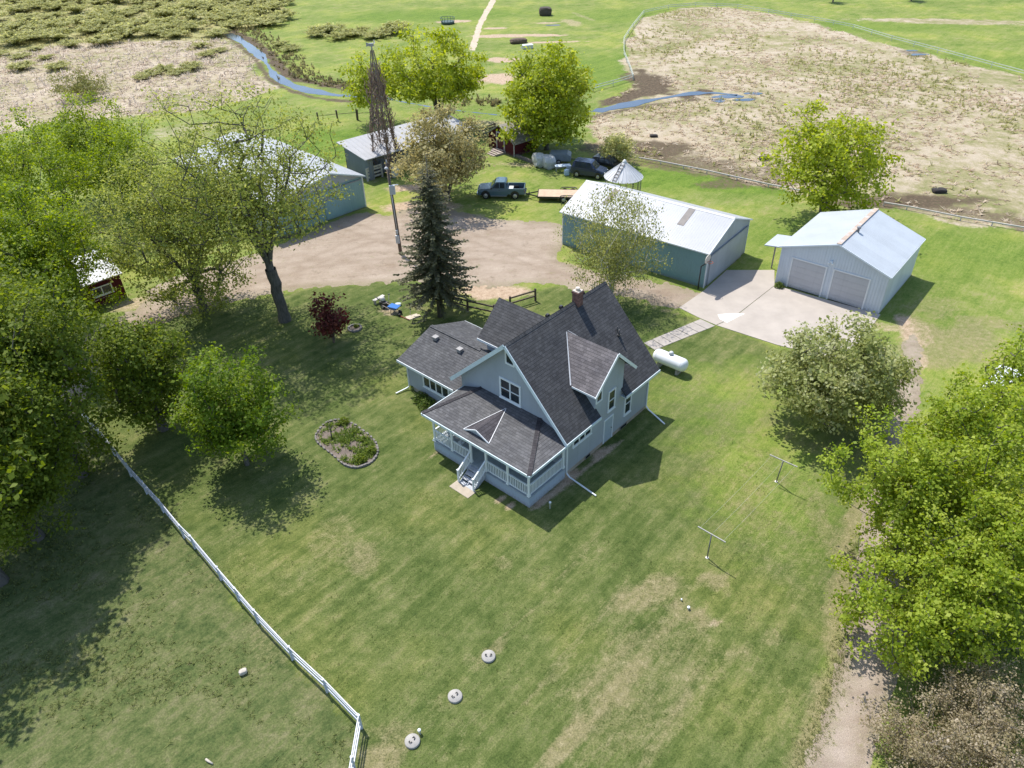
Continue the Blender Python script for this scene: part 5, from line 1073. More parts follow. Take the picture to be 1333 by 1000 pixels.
# ------------------------------------------------------------------ septic lids, pipes, stones
LIDM = plain('lid_concrete', (.335, .32, .295), .9, .12, 4, bump=.3)
for (px, py), rz, lab in (((636,855.5), 0, 'round concrete septic lid farthest from the white fence, nearest the house'), ((592.5,907.5), 40, 'middle one of three round concrete septic lids on the lawn'), ((537,966), 50, 'round concrete septic lid nearest the white fence corner')):
    x, y = G(px, py); t = thing('septic_lid', lab, 'septic lid', (x, y), rad(rz), 'septic lids in the lawn')
    MB().lathe([(.33, -.1), (.33, .10), (.31, .125), (.01, .13)], n=28).build('cover', LIDM, t)
    for s in (-1, 1): MB().tube([(s*.07, -.05, .125), (s*.07, -.05, .17), (s*.15, -.02, .18), (s*.15, .05, .17), (s*.08, .07, .125)], .018, 6).build('handle', BLACK, t)
def pipe(px, py, r, h, lab, tilt=0):
    x, y = G(px, py); o = MB().lathe([(r, -.1), (r, h), (r*1.25, h), (r*1.25, h+.05), (r*.3, h+.06)], n=12).build('vent_pipe', TRIM); o.location = (x, y, 0); tag(o, lab, 'pipe')
pipe(546.5, 955, .06, .25, 'short white capped pipe standing beside the septic lid nearest the fence'); pipe(896, 793, .06, .12, 'small white capped pipe in the dry lawn below the clothesline'); pipe(887, 782, .035, .08, 'tiny white peg in the dry lawn just above the capped pipe')
ROCK = plain('pale_rock', (.46, .42, .36), .9, .2, 3, bump=.4)
x, y = G(317, 876); lump('boulder', 'pale boulder in rough grass left of the white fence', 'rock', (x, y), (.20, .15, .13), ROCK, 21, rz=.5)
x, y = G(272, 992); o = MB().tube([(-.15, .1, .04), (0, 0, .06), (.2, -.1, .04)], [.05, .05, .03], 8).build('stick', plain('bleached_wood', (.48, .43, .36), .9, .1)); o.location = (x, y, 0); tag(o, 'short bleached stick in the grass at the bottom left', 'stick')
# kidney shaped flower bed with a stone edge
ED = spline(GP([(412,566),(426,551),(448,548),(468,558),(487,574),(492,588),(484,602),(466,609),(449,606),(432,592),(414,577)]), 4, True)
o = MB().prism(ED, -.1, .05).build('flowerbed_soil', plain('mulch', (.15, .12, .10), .95, .3, 2, bump=.6, var2=(7, (.25, .21, .18), .58))); tag(o, kind='structure')
bed = thing('bed_edging', 'curved ring of grey edging stones round the kidney shaped flower bed', 'edging', G(450, 580)); r_ = random.Random(3); bx, by = bed.location.x, bed.location.y
ring_, acc = [], 0; 
for i in range(len(ED)):
    a, c_ = np.array(ED[i]), np.array(ED[(i+1) % len(ED)]); ln_ = np.linalg.norm(c_-a); acc += ln_
    if acc > .2: acc = 0; ring_.append((a, math.atan2(*(c_-a)[::-1])))
ESM = plain('edging_stone', (.19, .175, .165), .9, .25, 3, bump=.4)
def stones(parent, places, sz):
    me_ = None
    for x_, y_, an in places[:100]:
        if me_ is None: o_ = MB().cbox((0, 0, 0), sz, bev=.03).build('edging_stone', ESM, parent); me_ = o_.data
        else: o_ = bpy.data.objects.new('edging_stone', me_); COL.objects.link(o_); o_.parent = parent
        o_.location = (x_, y_, .05+r_.uniform(-.01, .02)); o_.rotation_euler = (r_.gauss(0, .06), r_.gauss(0, .06), an+r_.gauss(0, .1)); o_.scale = (r_.uniform(.85, 1.15), r_.uniform(.85, 1.2), r_.uniform(.8, 1.25))
stones(bed, [(a[0]-bx, a[1]-by, an) for a, an in ring_], (.23, .11, .14))
x0, y0 = G(462, 428)
o = thing('bed_edging', 'small ring of stones round a young plant right of the dark red shrub', 'edging', (x0, y0)); stones(o, [(.5*math.cos(a), .5*math.sin(a), a+PI/2) for a in np.linspace(0, 2*PI, 14)[:-1]], (.25, .13, .15)); MB().lathe([(.45, -.05), (.45, .05)], n=16).build('mulch_fill', MATS['mulch'], o)
# clutter on the lawn: bench, machine, barrow, tools
def Lt(px, py): return G(px, py)
x, y = G(487, 397); x1, y1 = G(498, 391); o = thing('plank_bench', 'low pale plank bench left of the yard machine', 'bench', (x, y), math.atan2(y1-y, x1-x)); l_ = math.hypot(x1-x, y1-y)+.2
MB().box((0, -.15, .36), (l_, .15, .42)).build('seat', PWOOD, o); [MB().box((p, -.13, 0), (p+.08, .13, .36)).build('leg', GWOOD, o) for p in (.08, l_-.16)]
x, y = G(500, 400); o = thing('garden_tiller', 'dark garden tiller with white engine cover on the lawn', 'tiller', (x, y), -.6)
b = MB(); b.cbox((0, 0, .35), (.7, .45, .35), bev=.08); b.tube([(-.3, 0, .4), (-.9, 0, .8)], .03, 6); b.build('body', plain('oily_black', (.035, .033, .032), .5, .2), o); MB().lathe([(.2, .5), (.22, .62), (.14, .8), (.02, .84)], (-.1, .05, .1), 14).build('engine_cover', plain('cover_white', (.62, .60, .56), .5, .08), o)
for s in (-.28, .28): wheel(o, .12, s, .2, .1)
b = MB(); [b.bar((.35, 0, .25), (.35+.25*math.cos(k*PI/3), (k % 2-.5)*.5, .25+.25*math.sin(k*PI/3)), .05, .02) for k in range(6)]; b.build('tines', DARKM, o)
x, y = G(514, 407); o = thing('wheelbarrow', 'bright blue wheelbarrow standing on the lawn between tools', 'wheelbarrow', (x, y), -.5)
b = MB(); loft(b, [[(-.35, -.22, .35), (-.35, .22, .35), (-.45, .32, .62), (-.45, -.32, .62)], [(.25, -.15, .35), (.25, .15, .35), (.45, .3, .62), (.45, -.3, .62)]]); b.build('tray', plain('blue_tray', (.02, .14, .46), .35, .08), o)
for s in (-.22, .22): MB().tube([(.5, s*.3, .22), (-.3, s, .36), (-.95, s*1.2, .55)], .022, 6).build('handle', GWOOD, o); MB().bar((-.25, s, 0), (-.2, s, .36), .035).build('leg', DARKM, o)
wheel(o, .55, .01, .19, .09)
for (a, c_), lab in ((((506,398), (511,384)), 'white handled rake leaning upright beside the garden tiller'), (((534,411), (537,398)), 'pale stake standing in bare soil right of the wheelbarrow')):
    x, y = G(*a); o = thing('garden_tool', lab, 'garden tool', (x, y)); MB().tube([(0, 0, 0), (.12, .1, 1.0)], .025, 6).build('shaft', PWOOD, o); MB().cbox((.12, .1, 1.02), (.2, .05, .06)).build('head', DARKM, o)
x, y = G(527, 415); o = thing('garden_hoe', 'red and black long handled tool lying on bare soil', 'garden tool', (x, y), -.7); MB().tube([(-.6, 0, .06), (.6, 0, .1)], .03, 6).build('shaft', plain('red_shaft', (.24, .03, .03), .5, .1), o); MB().cbox((-.65, 0, .12), (.25, .2, .2), bev=.04).build('head', BLACK, o)
x, y = G(545, 420); o = thing('garden_hoop', 'bent dark metal hoop on the lawn by the corner of the side room', 'hoop', (x, y)); MB().tube([(.5*math.cos(a), .2*math.cos(a), .6*math.sin(a)) for a in np.linspace(0, PI, 13)], .025, 6).build('frame', DARKM, o); MB().bar((-.5, -.2, .02), (.5, .2, .02), .04).build('base', DARKM, o)
x, y = G(537, 413); o = MB().box((-.5, -.3, .0), (.5, .3, .05)).box((-.1, -.28, .05), (.6, .0, .09)).build('boards', plain('cut_boards', (.52, .45, .36), .85, .15, 5)); o.location = (x, y, 0); o.rotation_euler = (0, 0, .5); tag(o, 'pale boards lying flat in bare soil near the side room', 'boards')
x, y = G(518, 400); o = lump('tarp_bundle', 'small crumpled pale tarp beside the wheelbarrow', 'tarp', (x, y+.3), (.28, .22, .12), plain('tarp_pale', (.42, .47, .46), .6, .1), 33)
# far pasture
x, y = G(710, 20); o = lump('hay_bale', 'dark weathered round hay bale in the far pasture', 'hay bale', (x, y), (1.5, 1.2, 1.0), plain('old_hay', (.075, .06, .05), .95, .3, 3, bump=.5), 41)
o = lump('manure_heap', 'dark brown heap of old hay in the far pasture nearer than the round bale', 'heap', G(675, 56), (1.8, 1.0, .5), plain('heap_brown', (.12, .085, .06), .95, .3, 3, bump=.6), 42, rz=.3)
x, y = G(686, 63); o = thing('stock_tank', 'white livestock tank standing in the pasture behind the yellow green tree', 'tank', (x, y), .3); loft(bb := MB(), [[(-1.0, -.45, 0), (-1.0, .45, 0), (-1.05, .5, .6), (-1.05, -.5, .6)], [(1.0, -.45, 0), (1.0, .45, 0), (1.05, .5, .6), (1.05, -.5, .6)]]); bb.build('shell', plain('tank_cream', (.62, .62, .58), .5, .06), o)
MB().box((-1.1, -.55, .58), (1.1, .55, .64)).build('rim', WHITE, o)
x, y = G(583, 31); o = thing('hay_feeder', 'dark green steel hay feeder on bare ground in the far pasture', 'feeder', (x, y), .2); b = MB(); b.lathe([(1.4, .0), (1.4, .5)], n=20); b.build('skirt', plain('feeder_green', (.03, .06, .05), .5, .1), o)
b = MB(); [b.bar((1.4*math.cos(a), 1.4*math.sin(a), .4), (1.5*math.cos(a+.15), 1.5*math.sin(a+.15), 1.2), .06) for a in np.linspace(0, 2*PI, 15)[:-1]]; b.tube([(1.5*math.cos(a), 1.5*math.sin(a), 1.2) for a in np.linspace(0, 2*PI, 21)], .05, 6, caps=False); b.build('hoop_rails', plain('feeder_rail', (.05, .09, .09), .5, .1), o)
for (px, py), s_, lab in (((1222,250), 1.0, 'dark burnt stump at the muddy near edge of the right marsh'), ((995,208), .9, 'dark stump in the marsh left of the yard tree'), ((851,178), .7, 'dark clod heap in the marsh above the round wire crib')):
    lump('stump', lab, 'stump', G(px, py), (.8*s_, .5*s_, .24*s_), plain('burnt_wood', (.035, .03, .028), .95, .3, 3), int(px))
# ================================================================== TREES AND PLANTS
def unit(v): return v/np.maximum(np.linalg.norm(v, axis=-1, keepdims=True), 1e-9)
def skeleton(r, h, zc, R, ncl, trunk_top, stems=1, spread=.5, fork=0., shell=.45, vsc=None, lump=.35, low=0., up=.25, seed=0, flat=0.):
    """grown branch graph: positions, parents and the leaf-bearing tips"""
    vs = (h-zc) if vsc is None else vsc; lo = max(zc-.35, .5)*(1-low)
    d = unit(r.normal(size=(ncl*3, 3))); rad_ = r.random(ncl*3)**shell
    ph = d[:, 0]*2.3+seed*3.1, d[:, 1]*2.3+seed*1.7+d[:, 2]*1.9
    k = 1+lump*2*(fbm(ph[0]+7, ph[1]+3, seed, 3)-.5)
    p = d*rad_[:, None]*k[:, None]; z = np.where(p[:, 2] > 0, p[:, 2]*vs, p[:, 2]*(zc-lo if zc-lo > .2 else .6)*(1-flat))
    P = np.stack([p[:, 0]*R, p[:, 1]*R, zc+z], 1); P = P[P[:, 2] > .25][:ncl]
    pos = np.zeros((ncl*12+200, 3)); par = np.full(len(pos), -1); n = 0; tips = []
    if fork:
        for i in range(int(fork/.6)+1): pos[n] = (r.normal()*.012*i, r.normal()*.012*i, fork*i/int(fork/.6)-.1*(i == 0)); par[n] = n-1; n += 1
    fk = n-1
    for s in range(stems):
        a = 2*PI*s/stems+r.random()*.9; lean = (0 if stems == 1 else spread*R*(.55+.5*r.random())); tt = trunk_top*(1 if stems == 1 else .75+.3*r.random()); m = max(3, int(tt/.7))
        wob = r.normal(size=2)*.12
        for i in range(m+1):
            t = i/m; w_ = np.array([math.sin(t*3+wob[0]*9), math.cos(t*2.6+wob[1]*9)-1])*.18*t*R*.25
            if fork:
                if i == 0: prev = fk; continue
                pos[n] = pos[fk]+np.array([math.cos(a)*lean*t**1.2+w_[0], math.sin(a)*lean*t**1.2+w_[1], (tt-fork)*t**.9]); par[n] = prev; prev = n; n += 1; continue
            if i == 0 and s > 0: prev = 0; continue
            pos[n] = (math.cos(a)*lean*t**1.15+w_[0], math.sin(a)*lean*t**1.15+w_[1], tt*t-.1*(i == 0)); par[n] = (-1 if n == 0 else (prev if i > 0 else 0)); prev = n; n += 1
    org = np.array([0, 0, max(trunk_top*.45, .5)]); P = P[np.argsort(np.linalg.norm((P-org)*[1, 1, .8], axis=1))]
    for t in P:
        dv = t-pos[:n]; dist = np.linalg.norm(dv, axis=1); cost = dist+np.maximum(0, -dv[:, 2]+.1)*1.6+.12*np.linalg.norm(pos[:n]-org, axis=1)
        cost[pos[:n, 2] < trunk_top*.28] += 3
        j = int(np.argmin(cost)); L_ = dist[j]; m = max(1, int(L_/.8)); prev = j; a0 = pos[j].copy()
        for i in range(1, m+1):
            f = i/m; q = a0+(t-a0)*f; q[2] += up*L_*f*(1-f)*.6; q[:2] += r.normal(size=2)*.06*L_*(f < 1)
            if n >= len(pos): break
            pos[n] = q; par[n] = prev; prev = n; n += 1
        tips.append(prev)
    return pos[:n], par[:n], np.array(tips)
def limbs(pos, par, tips, trunk_r, rmin, name, mat, parent, minr=0):
    n = len(pos); cnt = np.zeros(n)
    np.add.at(cnt, tips, 1); cnt = np.maximum(cnt, 0)
    for i in range(n-1, 0, -1):
        if par[i] >= 0: cnt[par[i]] += cnt[i]
    cnt = np.maximum(cnt, 1); e = math.log(trunk_r/rmin)/math.log(max(cnt.max(), 2)); rr = rmin*cnt**e
    ids = np.array([i for i in range(n) if par[i] >= 0]); A = pos[par[ids]]; Bv = pos[ids]; ra = np.minimum(rr[par[ids]], rr[ids]*1.5); rb = rr[ids]
    base = par[ids] == 0; ra = np.where(base, np.maximum(ra, rr[0]*1.35*0+ra*1.3), ra)
    Vs, Fs, off = [], [], 0
    for k, sel in ((7, rb > .06), (3, rb <= .06)):
        sel = sel & (rb > minr)
        if not sel.any(): continue
        a, b_ = A[sel], Bv[sel]; d = unit(b_-a); ref = np.where(abs(d[:, 2:3]) > .9, [[1., 0, 0]], [[0, 0, 1.]]); x = unit(np.cross(d, ref)); y = np.cross(d, x); m = len(a)
        an = 2*PI*np.arange(k)/k; o_ = (x[:, None, :]*np.cos(an)[None, :, None]+y[:, None, :]*np.sin(an)[None, :, None])
        b2 = b_+d*rb[sel][:, None]*.25
        V = np.concatenate([a[:, None, :]+o_*ra[sel][:, None, None], b2[:, None, :]+o_*rb[sel][:, None, None]], 1).reshape(-1, 3)
        q = np.arange(k); f = np.stack([q, (q+1) % k, k+(q+1) % k, k+q], 1)[None]+(np.arange(m)*2*k)[:, None, None]+off
        Vs.append(V); Fs.append(f.reshape(-1, 4)); off += len(V)
    return raw_mesh(name, np.concatenate(Vs), np.concatenate(Fs), mat, parent, smooth=True)
def leaves(r, C, T, size, asp, outward, upb, droop=None):
    """leaf faces at C; T tint; outward unit vectors"""
    n = len(C); nrm = unit(outward*.55+np.array([0, 0, upb])+r.normal(size=(n, 3))*.75); t = unit(np.cross(nrm, r.normal(size=(n, 3))))
    if droop is not None: t = unit(t*.5+np.array([0, 0, -1.])*droop); nrm = unit(np.cross(t, r.normal(size=(n, 3))))
    bt = np.cross(nrm, t); s = size*np.clip(np.exp(r.normal(size=n)*.34-.02), .45, 1.7); L_ = (s*.5)[:, None]; W_ = (s*.5*asp)[:, None]
    V = np.stack([C-t*L_, C+bt*W_-t*L_*.1, C+t*L_, C-bt*W_-t*L_*.1], 1)
    V[:, 1] += nrm*W_*.22; V[:, 3] += nrm*W_*.22
    return V.reshape(-1, 3), np.arange(n*4).reshape(n, 4), T
def grow(name, label, cat, loc, h, zc, R, leafm, barkm, ncl=160, nlf=9000, lsize=.3, asp=.75, csig=.42, trunk_r=.3, rmin=.018, trunk_top=None, stems=1, group=None, seed=1, upb=.5, droop=None, inner=.35, minr=0, trunkname='trunk', crown='crown', twigs=True, lean=(0, 0), **kw):
    r = np.random.default_rng(seed*101+5); trunk_top = trunk_top or h*.62
    pos, par, tips = skeleton(r, h, zc, R, ncl, trunk_top, stems, seed=seed, **kw)
    sh = (np.maximum(pos[:, 2], 0)/h)[:, None]**1.9; pos[:, 0:1] += lean[0]*sh; pos[:, 1:2] += lean[1]*sh
    t = thing(name, label, cat, loc, 0, group)
    limbs(pos, par, tips, trunk_r, rmin, trunkname, barkm, t, minr)
    ctr = np.array([0, 0, zc*.8]); tp = pos[tips]; k = len(tips); per = r.random(k)*.9+.55; per = per/per.sum()
    pick = r.choice(k, nlf, p=per); base = tp[pick]; pp = pos[np.maximum(par[tips], 0)][pick]; f = (r.random(nlf)**1.5*inner*2)[:, None]
    spread = r.normal(size=(nlf, 3))*csig*np.array([1, 1, .72])
    C = base*(1-f)+pp*f+spread; C[:, 2] = np.maximum(C[:, 2], .08)
    ct = r.normal(size=k)*.17; T = np.clip(.5+ct[pick]+r.normal(size=nlf)*.16, 0, 1)
    V, F_, T = leaves(r, C, T, lsize, asp, unit(C-ctr), upb, droop)
    raw_mesh(crown, V, F_, leafm, t, attrs={'tint': ('FACE', T)})
    return t
def at_crown(cx, cy, zc, rpx):
    x, y = G(cx, cy, zc); dep = y*math.cos(CTH)+(CH-zc)*math.sin(CTH); return (x, y), rpx*dep/CF
BARK = barkmat('oak_bark', (.105, .097, .085)); BARK2 = barkmat('grey_bark', (.125, .11, .095)); BIRCHB = barkmat('birch_bark', (.42, .40, .36), (.60, .58, .54)); TWIG = barkmat('twig_bark', (.12, .09, .065))
LM = {
 'maple': leafmat('maple_leaf', (.15, .23, .020), (.31, .40, .038), (.46, .52, .10), .52),
 'bright': leafmat('fresh_leaf', (.11, .185, .012), (.22, .31, .026), (.33, .40, .06), .56),
 'oak': leafmat('oak_leaf', (.17, .215, .035), (.30, .35, .075), (.42, .45, .14), .52),
 'dark': leafmat('deep_leaf', (.085, .135, .014), (.17, .235, .028), (.27, .325, .06), .56),
 'yellow': leafmat('yellow_leaf', (.20, .265, .015), (.35, .425, .032), (.48, .53, .10), .52),
 'elm': leafmat('elm_seed', (.24, .215, .085), (.41, .375, .16), (.53, .48, .25), .5),
 'apple': leafmat('blossom_leaf', (.17, .205, .05), (.34, .375, .13), (.53, .54, .31), .5),
 'birch': leafmat('birch_leaf', (.18, .205, .055), (.30, .325, .10), (.41, .42, .18), .5),
 'red': leafmat('plum_leaf', (.05, .012, .010), (.13, .030, .024), (.23, .075, .05), .35),
 'willow': leafmat('willow_leaf', (.30, .32, .11), (.44, .455, .18), (.54, .54, .26), .6),
 'brown': leafmat('faded_bloom', (.19, .165, .075), (.35, .295, .17), (.54, .46, .35), .45),
 'needle': leafmat('needle', (.085, .095, .05), (.165, .17, .092), (.28, .265, .16), .5),
 'shrub': leafmat('shrub_leaf', (.045, .085, .012), (.10, .155, .022), (.19, .235, .05), .3)}
# oaks
grow('oak_tree', 'big spreading oak with dark bare looking limbs in front of the barn roof', 'tree', G(371, 417), 18.6, 11.3, 7.6, LM['oak'], BARK, 640, 31000, .165, .7, .44, .44, .018, 14.5, lean=(-1.5, 0), seed=4, shell=.5, up=.3, inner=.2, low=.35, fork=4.6, stems=9, spread=.72)
loc, R = at_crown(230, 288, 8.0, 110); grow('oak_tree', 'hazy second oak leaning left over the lane, left of the bare limbed oak', 'tree', loc, 13.6, 7.8, R, LM['oak'], BARK, 520, 31000, .175, .7, .42, .36, .018, 9.5, seed=5, shell=.45, up=.3, low=1.0, inner=.2, fork=2.2, stems=6, spread=.7)
# left grove
for (cx, cy, rp_, zc, h, lm, ncl, nl, sd, lab) in (
    (118, 192, 72, 6.0, 10.2, 'bright', 240, 15000, 11, 'rounded bright green tree at the back of the left grove, against the dry marsh'),
    (28, 232, 80, 7.5, 12.5, 'bright', 240, 13000, 12, 'mid green tree at the left edge below the dry marsh'),
    (38, 335, 92, 8.0, 12.5, 'bright', 300, 17000, 13, 'leafy tree at the left edge left of the red workshop'),
    (78, 318, 42, 6.5, 9.5, 'bright', 110, 4200, 20, 'thin leafy tree veiling the white roof of the red workshop'),
    (165, 225, 55, 6.0, 9.5, 'bright', 170, 8000, 24, 'fresh green tree between the rounded tree and the hazy oak'),
    (-45, 420, 105, 9, 15., 'dark', 240, 13000, 14, 'dark tree cut by the left edge halfway down'),
    (34, 470, 88, 8.5, 13.5, 'dark', 320, 20000, 15, 'dark green tree above the hidden end of the white fence'),
    (182, 478, 55, 5.0, 8.5, 'dark', 220, 10000, 16, 'loose dark green tree right of the dark grove with a leaning trunk'),
    (-14, 590, 90, 6.3, 11.5, 'dark', 320, 19000, 17, 'lowest dark tree at the left edge over the shaded rough grass'),
    (-95, 640, 100, 6.5, 11.5, 'dark', 160, 7000, 18, 'dark tree mostly outside the left edge beside the lowest dark tree')):
    loc, R = at_crown(cx, cy, zc, rp_); grow('leafy_tree', lab, 'tree', loc, h, zc, R, LM[lm], BARK, ncl, int(nl*1.75), .185, .7, .42, .30, .018, h*.6, seed=sd, low=.85, lump=.5, group='trees of the left grove')
grow('leafy_tree', 'tree outside the left edge whose shade falls on the rough grass', 'tree', (-27.2, 26.0), 13, 8, 5.0, LM['dark'], BARK, 160, 8000, .3, .75, .5, .3, .018, 8, seed=19, group='trees of the left grove')
grow('young_maple', 'small bright green maple standing alone on the shaded lawn', 'tree', G(322, 605), 8.7, 4.2, 3.05, leafmat('lawn_maple_leaf', (.07, .135, .008), (.15, .24, .016), (.25, .33, .04), .5), BARK, 260, 15000, .18, .7, .33, .13, .012, 6., seed=21, low=.75)
# yellow-green trees behind the yard
loc, R = at_crown(567, 100, 6.5, 68); grow('willow_tree', 'tall yellow green tree with several dark trunks behind the windmill tower', 'tree', loc, 13.2, 6.5, R, LM['yellow'], BARK, 260, 15000, .36, .6, .5, .32, .02, 8, stems=4, spread=.35, seed=31, low=.35)
loc, R = at_crown(483, 112, 5., 40); grow('willow_tree', 'thin pale green tree just left of the windmill tower', 'tree', loc, 9.5, 5., R, LM['yellow'], BARK2, 130, 4200, .34, .6, .5, .2, .018, 6, stems=3, spread=.35, seed=32, low=.4)
loc, R = at_crown(712, 132, 5.8, 61); grow('willow_tree', 'dense yellow green tree behind the red shed and wrapped bales', 'tree', loc, 12.6, 5.8, R, LM['yellow'], BARK, 280, 21000, .36, .6, .5, .30, .02, 8, seed=33, low=.9, stems=3, spread=.3)
loc, R = at_crown(578, 205, 4.6, 66); grow('elm_tree', 'brownish budding tree with open branches behind the spruce top', 'tree', loc, 10.2, 4.6, R, LM['elm'], BARK2, 300, 13000, .26, .75, .42, .3, .018, 5.5, stems=3, spread=.45, seed=35, low=.6)
loc, R = at_crown(1085, 212, 5.8, 80); grow('willow_tree', 'yellow green tree with bare spots behind the white garage', 'tree', loc, 11.2, 5.8, R, LM['yellow'], BARK2, 270, 15000, .30, .6, .45, .3, .018, 7, stems=3, spread=.4, seed=37, low=.75)
loc, R = at_crown(804, 194, 1.9, 26); grow('shrub', 'olive green shrub above the round wire crib', 'shrub', loc, 3.9, 1.9, R, LM['willow'], TWIG, 90, 2600, .28, .5, .3, .08, .014, 2.2, stems=5, spread=.5, seed=39, low=.8)
loc, R = at_crown(800, 322, 4.8, 68); grow('birch_tree', 'airy pale barked birch in front of the teal shed', 'tree', loc, 9.9, 4.8, R, LM['birch'], BIRCHB, 420, 17500, .14, .6, .36, .15, .010, 7.8, stems=4, spread=.38, seed=41, low=.9, droop=.8, shell=.55)
grow('plum_shrub', 'dark red leaved shrub standing alone on the lawn', 'shrub', G(435, 446), 4.3, 2.3, 1.25, LM['red'], TWIG, 80, 2300, .20, .7, .24, .07, .012, 2.6, stems=4, spread=.4, seed=43, low=.95, lump=.5)
loc, R = at_crown(1092, 492, 3.6, 85); grow('apple_tree', 'round pale green flowering tree casting a dark shadow on the lawn', 'tree', loc, 7.8, 3.6, R, LM['apple'], BARK2, 330, 26000, .19, .75, .34, .2, .014, 4.2, stems=3, spread=.3, seed=45, low=.8, lump=.3)
# maples along the right lane
for (cx, cy, rp_, zc, h, nl, sd, lab) in (
    (1195, 650, 92, 4.6, 8.6, 12000, 51, 'sunlit yellow green maple reaching farthest left over the gravel lane'),
    (1222, 780, 98, 3.4, 6.6, 13000, 52, 'lowest sunlit maple above the brown bushes at bottom right'),
    (1268, 565, 84, 5.5, 9.5, 10000, 53, 'upper maple right of the round flowering tree'),
    (1335, 700, 108, 4.8, 9.0, 14000, 54, 'tall maple cut by the right edge'),
    (1325, 512, 52, 5.5, 9., 5000, 55, 'far maple at the right edge beside the white parked vehicle')):
    loc, R = at_crown(cx, cy, zc, rp_); grow('maple_tree', lab, 'tree', loc, h, zc, R, LM['maple'], BARK, 360, int(nl*1.9), .145, .8, .26, .20, .013, h*.6, seed=sd, low=.7, lump=.7, shell=.42, inner=.2, group='maples along the right lane')
x, y = G(1312, 522); van((x, y+1.), .8, 'parked_car', 'white vehicle glimpsed through maple leaves at the right edge', 'car', WHITE)
for (cx, cy, rp_, zc, h, nl, sd, lab) in ((1200, 960, 78, 1.6, 3.2, 8000, 61, 'left brown faded bush at the bottom right beside the lane'), (1290, 915, 72, 1.8, 3.6, 7000, 62, 'upper brown faded bush below the maples'), (1300, 1000, 85, 1.6, 3.4, 7500, 63, 'brown faded bush in the bottom right corner')):
    loc, R = at_crown(cx, cy, zc, rp_); grow('lilac_bush', lab, 'bush', loc, h, zc, R, LM['brown'], barkmat('pale_twig', (.26, .22, .19)), 160, int(nl*1.3), .085, .7, .2, .05, .007, 2., stems=6, spread=.6, seed=sd, low=.9, lump=.4, group='brown bushes at the lane')
# far trees
for i, ((px, py), lab) in enumerate((((1084, 3), 'tiny dark tree on the far pasture at the top edge'), ((1186, 1), 'tiny tree at the top edge right of the other far tree'), ((820, -6), 'tiny tree at the top edge above the right marsh'))):
    grow('leafy_tree', lab, 'tree', G(px, py), 4.2, 2.6, 2.0, LM['dark'], BARK, 40, 700, .4, .8, .4, .15, .02, 2.4, seed=70+i)
# spruce
def spruce(loc, h, R, z0, seed, label):
    r = np.random.default_rng(seed); t = thing('spruce_tree', label, 'tree', loc); b = MB(); b.tube([(0, 0, -.2), (.05, 0, h*.5), (0, 0, h)], [.24, .13, .015], 10)
    C, T, D, S = [], [], [], []
    z = z0
    while z < h-.1:
        f = (h-z)/(h-z0); L0 = R*(f**.78)*(1-.15*(z < z0+1)); nb = int(7+7*f)
        a0 = r.random()*6.28
        for k in range(nb):
            a = a0+2*PI*k/nb+r.normal()*.2; L_ = max(.12, L0*(.70+.45*r.random())); dz = r.normal()*.12; tilt = -.16-.22*f; d2 = np.array([math.cos(a), math.sin(a)]); pts = []
            m = max(2, int(L_/.22))
            for i in range(m+1):
                u = i/m; rr_ = L_*u; pts.append((d2[0]*rr_, d2[1]*rr_, z+dz+tilt*rr_+.20*rr_*u))
            if L_ > .5: b.tube(pts[::max(1, m//3)]+[pts[-1]] if m > 3 else pts, .018, 3, caps=False)
            tint = .5+r.normal()*.2
            for i in range(max(1, int(m*.12)), m+1):
                p = np.array(pts[i]); w_ = .42*(1-.45*i/m)*min(1, L_)
                for s in range(3):
                    sd_ = np.array([-d2[1], d2[0]])*(s-1); dr = np.array([d2[0]*.8+sd_[0]*.9, d2[1]*.8+sd_[1]*.9, -.22+r.normal()*.2])
                    C.append(p+dr*w_*.35+r.normal(size=3)*.03); D.append(dr); S.append(w_*(.9+.4*r.random())); T.append(tint+r.normal()*.12)
        z += .24+.10*f
    b.build('trunk', BARK, t); C = np.array(C); D = unit(np.array(D)); S = np.array(S); n = len(C); nr = unit(np.array([0, 0, 1.])+r.normal(size=(n, 3))*.45); bt = unit(np.cross(nr, D)); L_ = (S*.75)[:, None]; W_ = (S*.30)[:, None]
    V = np.stack([C-D*L_*.6, C+bt*W_, C+D*L_*.7, C-bt*W_], 1).reshape(-1, 3)
    raw_mesh('crown', V, np.arange(n*4).reshape(n, 4), LM['needle'], t, attrs={'tint': ('FACE', np.clip(np.array(T), 0, 1))})
spruce(G(573, 412), 13.3, 3.4, 2.2, 8, 'tall dark spruce with a bare lower trunk beside the rail fence')
# willow shrubs of the wet meadow: four grown shapes, copied
def shrub_mesh(seed, lm, nlf=1500, k=1.):
    r = np.random.default_rng(seed); V, F_ = [], []; nb = 46; C = []; N_ = []
    a = r.random(nb)*6.28; q = r.random(nb)**.5; tilt = q*1.15
    for i in range(nb):
        L_ = 1.9*(.75+.35*r.random()); m = nlf//nb; u = r.random(m)**.55
        p = np.stack([math.cos(a[i])*np.sin(tilt[i]*u**.7)*L_*u*1.25, math.sin(a[i])*np.sin(tilt[i]*u**.7)*L_*u*1.25, L_*u*np.cos(tilt[i]*.75*u)], 1)+r.normal(size=(m, 3))*.13
        C.append(p)
    C = np.concatenate(C); C[:, 2] = np.maximum(C[:, 2], .05); n = len(C); T = np.clip(.5+r.normal(size=n)*.2, 0, 1)
    return leaves(r, C, T, .24, .6, unit(C), .9)
protos = []
for sd in range(6):
    V, F_, T = shrub_mesh(200+sd, 'willow', 3000); o = raw_mesh('willow_shrub', V, F_, LM['willow'], attrs={'tint': ('FACE', T)}); protos.append(o)
rs_ = random.Random(77); spots = []; P_px = []
